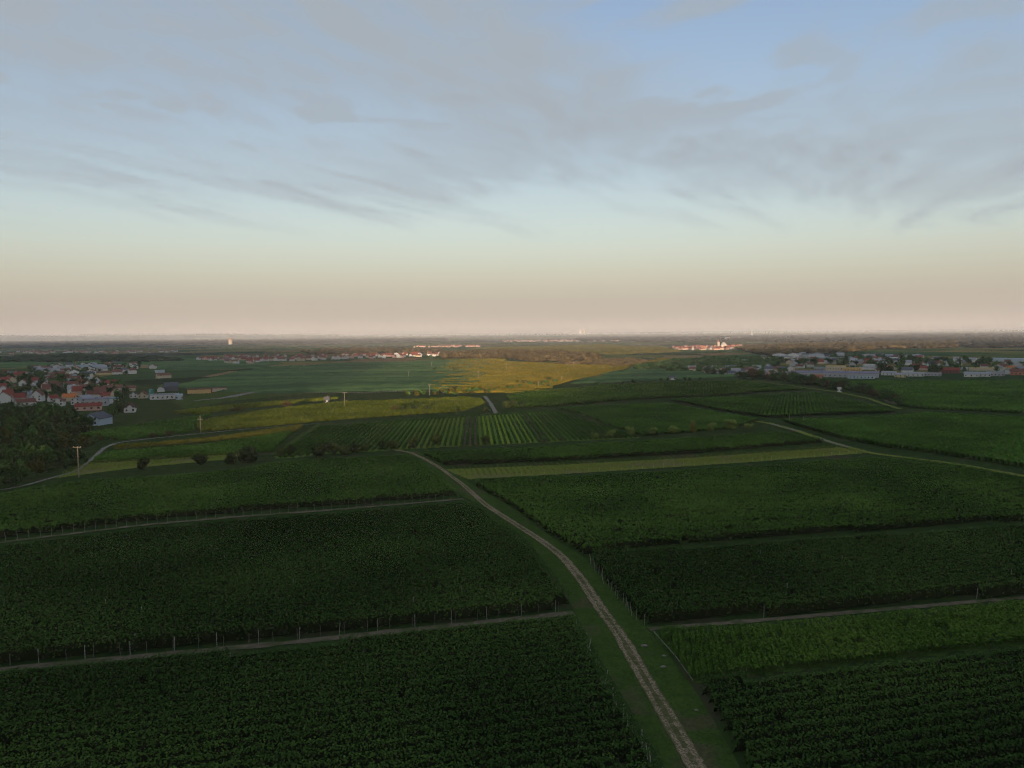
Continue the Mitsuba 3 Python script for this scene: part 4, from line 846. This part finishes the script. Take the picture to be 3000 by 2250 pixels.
wood('wood', 'mid_wood', 15, 10, TREE_BROWN, 'trees around the far red roofs at the centre', 97, dens=.55, tone=.3)
wood('wood', 'far_wood', 95, 18, FAR_WOOD, 'long dark woods near the horizon on the left', 98, dens=.62)
wood('wood', 'far_wood2', 95, 18, FAR_WOOD, 'long dark woods near the horizon on the right', 99, dens=.6)

# ------------------------------------------------------------------ buildings
COL = {'white': (.56, .55, .53), 'pale': (.36, .36, .37), 'cream': (.50, .43, .31), 'yellow': (.54, .46, .26), 'ochre': (.55, .38, .17), 'rose': (.52, .34, .28), 'red': (.22, .062, .048), 'redbrown': (.165, .075, .058),
       'brown': (.17, .09, .065), 'darkbrown': (.075, .045, .038), 'grey': (.30, .30, .31), 'slate': (.10, .105, .12), 'orange': (.52, .16, .06), 'violet': (.24, .22, .28), 'teal': (.17, .27, .28), 'bluewhite': (.38, .45, .50), 'brick': (.42, .19, .13), 'arch': (.55, .60, .56)}
def gable_walls(w, d, H, r):
    a, b = w / 2, d / 2
    v = np.array([[-a, -b, -1], [a, -b, -1], [a, b, -1], [-a, b, -1], [-a, -b, H], [a, -b, H], [a, b, H], [-a, b, H], [-a, 0, H + r], [a, 0, H + r]], float)
    f = [[0, 1, 5], [0, 5, 4], [1, 2, 6], [1, 6, 5], [2, 3, 7], [2, 7, 6], [3, 0, 4], [3, 4, 7], [4, 8, 7], [5, 6, 9]]
    return v, np.array(f)
def gable_roof(w, d, H, r, th=.25, over=.45):
    a, b = w / 2 + over, d / 2 + over
    zl = H - over * r / (d / 2)
    v = []
    for dz in (.02, th):
        v += [[-a, -b, zl + dz], [a, -b, zl + dz], [a, 0, H + r + dz], [-a, 0, H + r + dz], [-a, b, zl + dz], [a, b, zl + dz]]
    f = [[6, 7, 8], [6, 8, 9], [9, 8, 11], [9, 11, 10], [0, 2, 1], [0, 3, 2], [3, 5, 2], [3, 4, 5], [0, 1, 7], [0, 7, 6], [5, 4, 10], [5, 10, 11],
         [1, 2, 8], [1, 8, 7], [2, 5, 11], [2, 11, 8], [3, 0, 6], [3, 6, 9], [4, 3, 9], [4, 9, 10]]
    return np.array(v, float), np.array(f)
def house(name, x, y, az, w, d, H, r, turn, wall, roof, label, cat, group=None, windows=False, kind='gable', rng=None):
    key = numbered(name)
    tag(key, label, cat, group)
    rot = -az + turn
    if kind == 'gable' and 45 < abs(turn) < 135: w, d = d * 1.25, w
    place = T().translate([x, y, float(zg(x, y))]).rotate([0, 0, 1], rot)
    cw, cr = np.array(COL[wall]), np.array(COL[roof])
    j = 1 + (rng.normal(0, .12) if rng is not None else 0)
    def put(nm, mb, bsdf='paint'):
        k = part(key, nm)
        scene[k] = {**mb.ply(bsdf), 'to_world': place}
        return k
    if kind == 'gable':
        put('wall', MB().add(*gable_walls(w, d, H, r), cw * j))
        rk = put('roof', MB().add(*gable_roof(w, d, H, r), cr * j))
        if windows:
            scene[rk + '__chimney'] = {**MB().add(*box(w * .2, d * .12, H + r * .55, .6, .6, r * .45 + .9), (.24, .12, .09)).ply('paint'), 'to_world': place}
    elif kind == 'arch':
        put('wall', MB().add(*box(0, 0, -1, w, d, H * .35 + 1), cw * j))
        t = np.linspace(0, math.pi, 25)
        v = np.vstack([np.stack([np.cos(t) * (w / 2 + .6) * s, t * 0 + yy, H * .35 + np.sin(t) * H * .95 * s + (s - 1) * 2], -1) for yy in (-d / 2, d / 2) for s in (1.0, .93)])
        n = 25; i = np.arange(n - 1); q = []
        for a0, b0 in ((0, 2 * n), (n, 3 * n), (0, n), (2 * n, 3 * n)):
            q.append(np.stack([i + a0, i + a0 + 1, i + b0 + 1, i + b0], -1))
        put('roof', MB().add(v, np.vstack(q), cr))
        gl = np.vstack([[[0, -d / 2 + .4, H * .35]], np.stack([np.cos(t) * w / 2 * .92, t * 0 - d / 2 + .4, H * .35 + np.sin(t) * H * .86], -1)])
        put('window', MB().add(gl, np.stack([i * 0, i + 1, i + 2], -1), (.1, .1, .1)), 'glass')
    else:
        put('wall', MB().add(*box(0, 0, -1, w, d, H + 1), cw * j))
        mb = MB().add(*box(0, 0, H + .01, w + .5, d + .5, .45), cr * j)
        for q in range(int(w // 14)):
            mb.add(*box(-w / 2 + 7 + q * 14, 0, H + .45, 1.4, d * .5, .5), cr * .8)
        put('roof', mb)
    if windows and kind != 'arch':
        # windows on the wall that looks towards the vineyards
        if kind == 'gable' and 45 < abs(turn) < 135:
            side_x = -w / 2 if turn > 0 else w / 2
            spots = [(yy, zz) for yy in np.linspace(-d * .28, d * .28, 2) for zz in (1.0, 3.3) if zz < H + r * .4]
            for yy, zz in spots: put('window', MB().add(*box(side_x, yy, zz, .10, 1.1, 1.3), (.1, .1, .1)), 'glass')
        else:
            cnt = int(np.clip(w // 3.6, 2, 16))
            for xx in np.linspace(-w * .4, w * .4, cnt):
                put('window', MB().add(*box(xx, -d / 2, 1.0 if H < 4.5 else H * .35, 1.3, .10, 1.4), (.1, .1, .1)), 'glass')
    return key

WHAT = [('silo', 'silo'), ('barn', 'barn'), ('shop', 'shop'), ('shed', 'shed'), ('hut', 'hut'), ('greenhouse', 'greenhouse'), ('factory', 'factory hall'), ('hall', 'hall'), ('flats', 'block of flats'), ('warehouse', 'warehouse'), ('workshop', 'workshop'), ('farmhouse', 'farmhouse'), ('cottage', 'cottage'), ('building', 'building'), ('block', 'building')]
def what(label):
    for w_, c in WHAT:
        if w_ in label.split(' '): return c
    return 'house'
for side_key, near_d in (('left', 760), ('right', 1200)):
    for (x, y, az, w, d, H, r), kind, turn, wall, roof, label in LAY[side_key]:
        c = what(label)
        house(c.replace(' ', '_'), x, y, az, w, d, H, r, turn, wall, roof, label, c, windows=math.hypot(x, y) < near_d, kind=kind)

def scatter(area, n, name, tones, place_txt, seed, w=(7, 12), avoid=None, min_d=9):
    import shapely
    P = Polygon(LAY['areas'][area]).buffer(0)
    rng = np.random.default_rng(seed)
    x0, y0, x1, y1 = P.bounds
    out = []
    for _ in range(20000):
        if len(out) >= n: break
        q = np.array([rng.uniform(x0, x1), rng.uniform(y0, y1)])
        if not shapely.contains_xy(P, *q) or any((q[0] - o[0]) ** 2 + (q[1] - o[1]) ** 2 < min_d ** 2 for o in out + (avoid or [])): continue
        out.append(tuple(q))
    for x, y in out:
        wall, roof = tones[int(rng.integers(0, len(tones)))]
        ww = rng.uniform(*w)
        turn = float(rng.choice([0, 12, 90, 78, -10]))
        nm = {'white': 'white', 'cream': 'cream', 'pale': 'pale', 'rose': 'rose', 'yellow': 'yellow'}[wall]
        rn = {'redbrown': 'brown red', 'red': 'red', 'brown': 'brown', 'grey': 'grey', 'slate': 'dark slate', 'orange': 'orange', 'violet': 'violet grey'}[roof]
        house('house', float(x), float(y), math.degrees(math.atan2(x, y)), ww, ww * rng.uniform(.7, .95), rng.uniform(3.4, 5.6), rng.uniform(2.4, 4.0), turn, wall, roof,
              f'small {nm} house with {rn} roof {place_txt}', 'house', f'{nm} houses with {rn} roofs {place_txt}', rng=rng)
    return out
LEFT_AT = [(b[0][0], b[0][1]) for b in LAY['left']]
RIGHT_AT = [(b[0][0], b[0][1]) for b in LAY['right']]
at_v = scatter('village', 70, 'house', [('white', 'redbrown'), ('white', 'brown'), ('cream', 'redbrown'), ('white', 'grey'), ('rose', 'red'), ('white', 'red')], 'in the crowded village at the left', 201, (5.5, 9.5), avoid=LEFT_AT, min_d=10)
at_u = scatter('upper_village', 40, 'house', [('white', 'slate'), ('white', 'grey'), ('cream', 'brown'), ('white', 'redbrown')], 'in the upper village on the left', 202, (9, 15), avoid=LEFT_AT, min_d=17)
at_f = scatter('far_village', 30, 'house', [('white', 'redbrown'), ('white', 'red'), ('cream', 'redbrown'), ('white', 'violet'), ('rose', 'red')], 'in the far village across the green plain', 203, (9, 16), min_d=17)
at_t = scatter('town', 70, 'house', [('white', 'slate'), ('white', 'redbrown'), ('pale', 'grey'), ('cream', 'red'), ('white', 'grey')], 'in the industrial town at the right', 204, (8, 13), avoid=RIGHT_AT, min_d=13)
at_t += scatter('town_left', 34, 'house', [('white', 'slate'), ('pale', 'grey'), ('cream', 'redbrown')], 'at the left end of the industrial town', 205, (8, 13), avoid=RIGHT_AT, min_d=13)
at_t += scatter('town_back', 24, 'house', [('pale', 'grey'), ('pale', 'slate'), ('white', 'grey'), ('cream', 'violet')], 'in the back rows of the industrial town', 206, (14, 34), avoid=RIGHT_AT, min_d=24)

def house_mass(area, n, tones, key, label, seed, w=(10, 18)):
    import shapely
    P = Polygon(LAY['areas'][area]).buffer(0) if isinstance(area, str) else Polygon(area)
    rng = np.random.default_rng(seed)
    x0, y0, x1, y1 = P.bounds
    mb = MB()
    k = 0
    while k < n:
        q = (rng.uniform(x0, x1), rng.uniform(y0, y1))
        if not shapely.contains_xy(P, *q): continue
        k += 1
        wall, roof = tones[int(rng.integers(0, len(tones)))]
        ww, dd, H, r = rng.uniform(*w), rng.uniform(8, 11), rng.uniform(4, 7), rng.uniform(3, 4.5)
        a = math.radians(float(rng.choice([0, 20, 80, 100])))
        Rm = np.array([[math.cos(a), -math.sin(a), 0], [math.sin(a), math.cos(a), 0], [0, 0, 1]])
        for (v, f), c in ((gable_walls(ww, dd, H, r), COL[wall]), (gable_roof(ww, dd, H, r), COL[roof])):
            mb.add(v @ Rm.T + [*q, float(zg(*q))], f, c)
    scene[key] = mb.ply('paint')
    tag(key, label, 'houses', kind='stuff')
house_mass('far_village', 150, [('white', 'redbrown'), ('white', 'red'), ('cream', 'redbrown'), ('rose', 'red')], 'village_houses', 'close packed red roofs filling the far village across the green plain', 300, (9, 15))
house_mass('red_village', 150, [('rose', 'red'), ('cream', 'red'), ('rose', 'redbrown'), ('pale', 'brick')], 'distant_houses', 'many tiny red roofed houses glowing at the edge of the far woods on the right', 301)
house_mass([(2500, 5000), (3300, 4800), (3600, 5500), (2900, 5800)], 60, [('rose', 'brick'), ('rose', 'red')], 'distant_houses_001', 'tiny orange roofed houses amid the far woods at the right', 302, (14, 26))
house_mass([(-560, 4300), (-150, 4200), (-150, 4700), (-600, 4900)], 50, [('rose', 'redbrown'), ('rose', 'brown')], 'distant_houses_002', 'tiny cream houses beyond the far village at the centre left', 303, (12, 24))
house_mass([(-60, 7200), (1000, 7000), (1100, 8600), (-100, 8800)], 110, [('rose', 'redbrown'), ('pale', 'redbrown')], 'distant_houses_003', 'pale rooftops of a distant town near the horizon at the centre', 304, (18, 34))
house_mass([(-2400, 3300), (-1500, 3200), (-1500, 3800), (-2500, 4000)], 50, [('white', 'redbrown'), ('rose', 'redbrown')], 'distant_houses_004', 'tiny houses before the woods at the far left', 305, (12, 24))
house_mass([(900, 9000), (4200, 8000), (6000, 8600), (5200, 11000), (1500, 12500)], 120, [('grey', 'grey'), ('grey', 'slate')], 'distant_houses_005', 'scattered pale halls and rooftops near the horizon at the right', 306, (14, 30))

# gardens and street trees
def garden(area, n, seed, kinds, txt, h=(5, 10), avoid=()):
    import shapely
    P = Polygon(LAY['areas'][area]).buffer(6)
    rng = np.random.default_rng(seed)
    x0, y0, x1, y1 = P.bounds
    k = 0
    while k < n:
        q = rng.uniform(x0, x1), rng.uniform(y0, y1)
        if not shapely.contains_xy(P, *q) or any((q[0] - o[0]) ** 2 + (q[1] - o[1]) ** 2 < 49 for o in avoid): continue
        k += 1
        kd = kinds[int(rng.integers(0, len(kinds)))]
        hh = rng.uniform(*h)
        nm = {'far_dark': 'dark', 'far_green': 'green', 'far_autumn': 'olive'}[kd]
        tree(float(q[0]), float(q[1]), hh, hh * rng.uniform(.8, 1.3), kd, 'garden_tree', f'{nm} garden tree {txt}', 'tree', f'{nm} garden trees {txt}', low=.06)
garden('village', 130, 401, ['far_dark', 'far_green', 'far_dark'], 'among the village houses at the left', (5, 12), avoid=LEFT_AT + at_v)
garden('upper_village', 70, 402, ['far_dark', 'far_green'], 'among the upper village houses', avoid=LEFT_AT + at_u)
garden('town_left', 30, 404, ['far_dark', 'far_green'], 'at the left end of the industrial town', (6, 12), RIGHT_AT)
garden('town', 130, 403, ['far_dark', 'far_green', 'far_dark'], 'among the halls of the industrial town', (6, 15), RIGHT_AT + at_t)

# ------------------------------------------------------------------ masts, towers, poles, posts
def cylinder(r0, r1, z0, z1, seg=12, x=0., y=0.):
    a = np.arange(seg) * 2 * math.pi / seg
    v = np.vstack([np.stack([np.cos(a) * r0 + x, np.sin(a) * r0 + y, a * 0 + z0], -1), np.stack([np.cos(a) * r1 + x, np.sin(a) * r1 + y, a * 0 + z1], -1), [[x, y, z0], [x, y, z1]]])
    i = np.arange(seg); j = (i + 1) % seg
    f = np.vstack([np.stack([i, j, j + seg], -1), np.stack([i, j + seg, i + seg], -1), np.stack([j, i, i * 0 + 2 * seg], -1), np.stack([i + seg, j + seg, i * 0 + 2 * seg + 1], -1)])
    return v, f
def at(key, nm, mb, x, y, rot=0., bsdf='paint', dz=0.):
    scene[part(key, nm)] = {**mb.ply(bsdf), 'to_world': T().translate([x, y, float(zg(x, y)) + dz]).rotate([0, 0, 1], rot)}

POLE_LABEL = ['tall utility pole with a crossarm at the lower left by the wood', 'utility pole with a low crossarm at the lane beside the golden vineyard', 'tall utility pole in the olive field above the striped vineyard', 'utility pole with crossarm at the yellow bushes left of the country road',
              'small utility pole right of the country road', 'pale utility pole far out in the sunlit fields at the centre', 'utility pole before the brown wood right of centre', 'grey utility pole far out left of the sunlit fields', 'utility pole alone in the shaded teal field', 'thin pale pole at the edge of the sunlit field, right of centre',
              'short pole by the rusty tree at the bright green vineyard', 'thin pole in the sunlit fields near the teal edge', 'tall mast behind the long factory hall', 'pole beside the tan chimney', 'first low post on the vineyard edge near the grassy lane', 'second low post on the vineyard edge near the grassy lane']
WOODC, WIRE = (.25, .205, .15), (.25, .24, .22)
for k, (x, y, h) in enumerate(LAY['poles']):
    key = numbered('utility_pole')
    tag(key, POLE_LABEL[k], 'pole')
    rot = [-8, 25, 10, 5][k % 4]
    fat = 1.0 + min(1.2, math.hypot(x, y) / 1100)
    at(key, 'pole', MB().add(*cylinder(.16 * fat, .11 * fat, -.6, h, 8), WOODC), x, y, rot)
    if h > 5.5:
        za = h - .25 if k not in (1,) else h - 2.1
        at(key, 'crossarm', MB().add(*box(0, -.2 * fat, za - .1, 2.6 if k else 2.9, .16, .2), WOODC), x, y, rot)
        for xx in (-1.15, 0.35, 1.15):
            at(key, 'insulator', MB().add(*cylinder(.07, .05, za + .1, za + .42, 6, xx, -.2 * fat), (.5, .48, .42)), x, y, rot)

prng = np.random.default_rng(5)
def posts(points, label, group, h=1.75, tilt=.04, r=.045, colour=(.38, .35, .30)):
    for x, y in points:
        key = numbered('vineyard_post')
        hh = h * prng.uniform(.9, 1.1)
        m = T().translate([float(x), float(y), float(zg(x, y)) - .2]).rotate([1, 0, 0], float(prng.normal(0, tilt) * 57)).rotate([0, 1, 0], float(prng.normal(0, tilt) * 57))
        scene[key] = {**POSTPLY(r, hh, colour), 'to_world': m}
        tag(key, label, 'post', group)
_posts = {}
def POSTPLY(r, h, c):
    k = (r, round(h, 1), c)
    if k not in _posts: _posts[k] = MB().add(*box(0, 0, 0, 2 * r, 2 * r, k[1] + .2, .8), c).ply('paint')
    return _posts[k]
def along(line, step, off):
    p = resample(line, .5)
    ls = LineString(p)
    out = []
    s = step * .5
    while s < ls.length:
        a, b = np.array(ls.interpolate(s).coords[0]), np.array(ls.interpolate(min(s + .5, ls.length)).coords[0])
        t = (b - a) / (np.linalg.norm(b - a) + 1e-9)
        out.append(a + np.array([-t[1], t[0]]) * off)
        s += step
    return out
posts(along(W['upper'], 2.1, .8), 'slim grey end post in the long line beside the pale earth path', 'end posts along the pale earth path', 1.8, r=.034, colour=(.22, .20, .17))
posts(along(W['lower'], 5.2, .85), 'tall pale post at the edge of the earth path on the left', 'pale posts along the lower earth path', 1.9, r=.032, colour=(.30, .29, .26))
posts(along(W['lower'], 3.1, .95), 'thin wooden stake beside the earth path on the left', 'thin stakes along the lower earth path', 1.6, r=.03, colour=(.13, .12, .10))
posts([s[0] + (s[1] - s[0]) / np.linalg.norm(s[1] - s[0]) * -.5 for s in s_rsecond], 'slim post at the track end of a dark row on the right', 'row-end posts right of the track', 1.6, tilt=.12, r=.035, colour=(.24, .22, .18))
posts([s[1] for s in s_front if s[1][1] < 110], 'leaning post at the track end of a row, lower left block', 'row-end posts left of the track', 1.8, tilt=.15)
posts([(p + (q - p) * prng.uniform(.05, .95)) for p, q in s_second[::2]] + [(p + (q - p) * prng.uniform(.05, .95)) for p, q in s_rsecond[::2]], 'pale post top showing above the vine leaves', 'pale posts inside the dark vine blocks', 2.4, r=.035, colour=(.36, .35, .32))
posts([s[0] for s in s_strip[::2]], 'thin stake at the near edge of the pale dry strip', 'stakes along the pale dry strip', 1.6, colour=(.42, .36, .24))
# hose-like white edge of the bright block
edge = [FIELD['maize'][2], FIELD['maize'][1], FIELD['maize'][0]]
ep = resample(edge, .6)
mb = MB()
for a_, b_ in zip(ep[:-1], ep[1:]):
    dd = (b_ - a_) / np.linalg.norm(b_ - a_); nn = np.array([-dd[1], dd[0]]) * .03
    za, zb = float(zg(*a_)) + .35, float(zg(*b_)) + .35
    v = [[*(a_ - nn), za - .03], [*(a_ + nn), za - .03], [*(b_ + nn), zb - .03], [*(b_ - nn), zb - .03], [*(a_ - nn), za + .03], [*(a_ + nn), za + .03], [*(b_ + nn), zb + .03], [*(b_ - nn), zb + .03]]
    mb.add(v, BOXF, (.22, .24, .17))
scene['edge_rail'] = mb.ply('paint')
tag('edge_rail', 'thin pale rail along the track side of the bright block', 'rail')

TW = LAY['tower']
x, y = TW['water']
tag('water_tower', 'round pale water tower with a reddish cap on the far left horizon', 'tower')
at('water_tower', 'shaft', MB().add(*cylinder(17, 17, -2, 42, 20), (.42, .37, .30)), x, y)
at('water_tower', 'tank', MB().add(*cylinder(21, 21, 42, 52, 20), (.32, .22, .17)), x, y)
at('water_tower', 'roof', MB().add(*cylinder(21, 12, 52, 58, 20), (.38, .20, .15)), x, y)
x, y = TW['plant']
tag('power_station', 'white power station blocks with a tall stack on the horizon', 'power station')
def at2(nm, mb, dx): at('power_station', nm, mb, x * .88 + dx, y * .88)
at2('cooling_tower', MB().add(*cylinder(95, 60, -20, 130, 24), (.8, .78, .74)).add(*cylinder(60, 68, 130, 190, 24), (.8, .78, .74)), 0)
at2('boiler_house', MB().add(*box(0, 0, -20, 130, 120, 245), (.55, .40, .36)), 140)
at2('chimney', MB().add(*cylinder(12, 9, -20, 320, 12), (.6, .5, .46)), 190)
at2('annex', MB().add(*box(0, 0, -20, 260, 120, 85), (.6, .58, .56)), 430)
at2('annex', MB().add(*box(0, 0, -20, 160, 120, 95), (.6, .58, .56)), -460)
x, y = TW['mast_tower']
tag('silo_tower', 'slender white tower on the horizon at the right', 'tower')
at('silo_tower', 'shaft', MB().add(*cylinder(26, 22, -5, 88, 14), (.40, .39, .38)), x, y)
at('silo_tower', 'head', MB().add(*cylinder(14, 14, 88, 112, 14), (.40, .39, .38)), x, y)
x, y = TW['church']
tag('church', 'white domed church among the tiny red roofs on the right', 'church')
at('church', 'nave', MB().add(*box(0, 0, -1, 24, 16, 16), (.46, .42, .39)), x, y)
at('church', 'dome', MB().add(*cylinder(11, 9, 15, 19, 14), (.46, .42, .39)).add(*cylinder(9, 3, 19, 25, 14), (.44, .38, .34)), x, y)
at('church', 'tower', MB().add(*box(-22, 0, -1, 9, 9, 27), (.44, .38, .34)).add(*cylinder(5, .4, 26, 36, 8, -22, 0), (.3, .12, .1)), x, y)
x, y = TW['mast']
tag('radio_mast', 'thin reddish mast standing above the upper village', 'mast')
at('radio_mast', 'pole', MB().add(*cylinder(.9, .5, -1, 19, 8), (.34, .16, .12)), x, y)
at('radio_mast', 'platform', MB().add(*cylinder(1.3, 1.3, 15, 15.8, 8), (.34, .2, .16)), x, y)
x, y = TW['silo']
tag('silo', 'teal green silo tower between the cream houses and the long grey hall', 'silo')
at('silo', 'tank', MB().add(*cylinder(1.9, 1.9, -1, 7.2, 16), (.05, .20, .16)), x, y)
at('silo', 'roof', MB().add(*cylinder(2.05, .3, 7.2, 8.2, 16), (.09, .26, .22)), x, y)
at('silo', 'ladder', MB().add(*box(0, -2.05, 0, .5, .12, 7.4), (.3, .4, .36)), x, y)
x, y = TW['tan_chimney']
tag('factory_chimney', 'tan brick chimney at the left end of the long factory hall', 'chimney')
at('factory_chimney', 'stack', MB().add(*cylinder(1.2, .8, -1, 10.0, 12), (.5, .36, .2)), x, y)
at('factory_chimney', 'rim', MB().add(*cylinder(.95, .95, 9.7, 10.3, 12), (.58, .46, .3)), x, y)

# ------------------------------------------------------------------ small things in the grass
grng = np.random.default_rng(8)
import shapely
x0, y0, x1, y1 = VERGE.bounds
pts = np.stack([grng.uniform(x0, x1, 60000), grng.uniform(y0, min(y1, 200), 60000)], -1)
pts = pts[shapely.contains_xy(VERGE.difference(LineString(LAY['track']).buffer(1.0)), pts[:, 0], pts[:, 1])][:26000]
c3 = np.concatenate([pts, (zg(pts[:, 0], pts[:, 1]) + .08)[:, None]], 1)
v, f = leaves(c3, np.tile([0, 0, 1.], (len(c3), 1)), .09, grng, .5)
scene['verge_grass'] = MB().add(v, f, np.repeat(shades([(.022, .052, .012), (.040, .085, .018), (.075, .105, .030)], np.full(len(c3), .45), grng, .3), 4, 0)).ply('leaf')
tag('verge_grass', 'grass tufts growing on the strip beside the track', 'grass', kind='stuff')
ROCK = trimesh.creation.icosphere(subdivisions=1)
tr = np.array(LAY['track'])
for k, (i0, t, off, s) in enumerate([(3, .7, 2.3, .30), (3, .2, 3.0, .24), (3, .45, 4.0, .20), (2, .1, 3.4, .16)]):
    p = tr[i0] * (1 - t) + tr[i0 + 1] * t
    q = p + np.array([off, 0])
    key = numbered('stone')
    v = np.array(ROCK.vertices) * (1 + grng.normal(0, .12, (42, 1))) * [s * 1.5, s, s * .6] + [q[0], q[1], float(zg(*q)) + s * .3]
    scene[key] = MB().add(v, np.array(ROCK.faces), (.20, .18, .14)).ply('paint')
    tag(key, ['largest pale stone on the grass right of the track', 'second pale stone on the grass right of the track, a little lower', 'small pale stone farthest right of the track on the grass', 'small grey stone low on the grass right of the track'][k], 'stone')
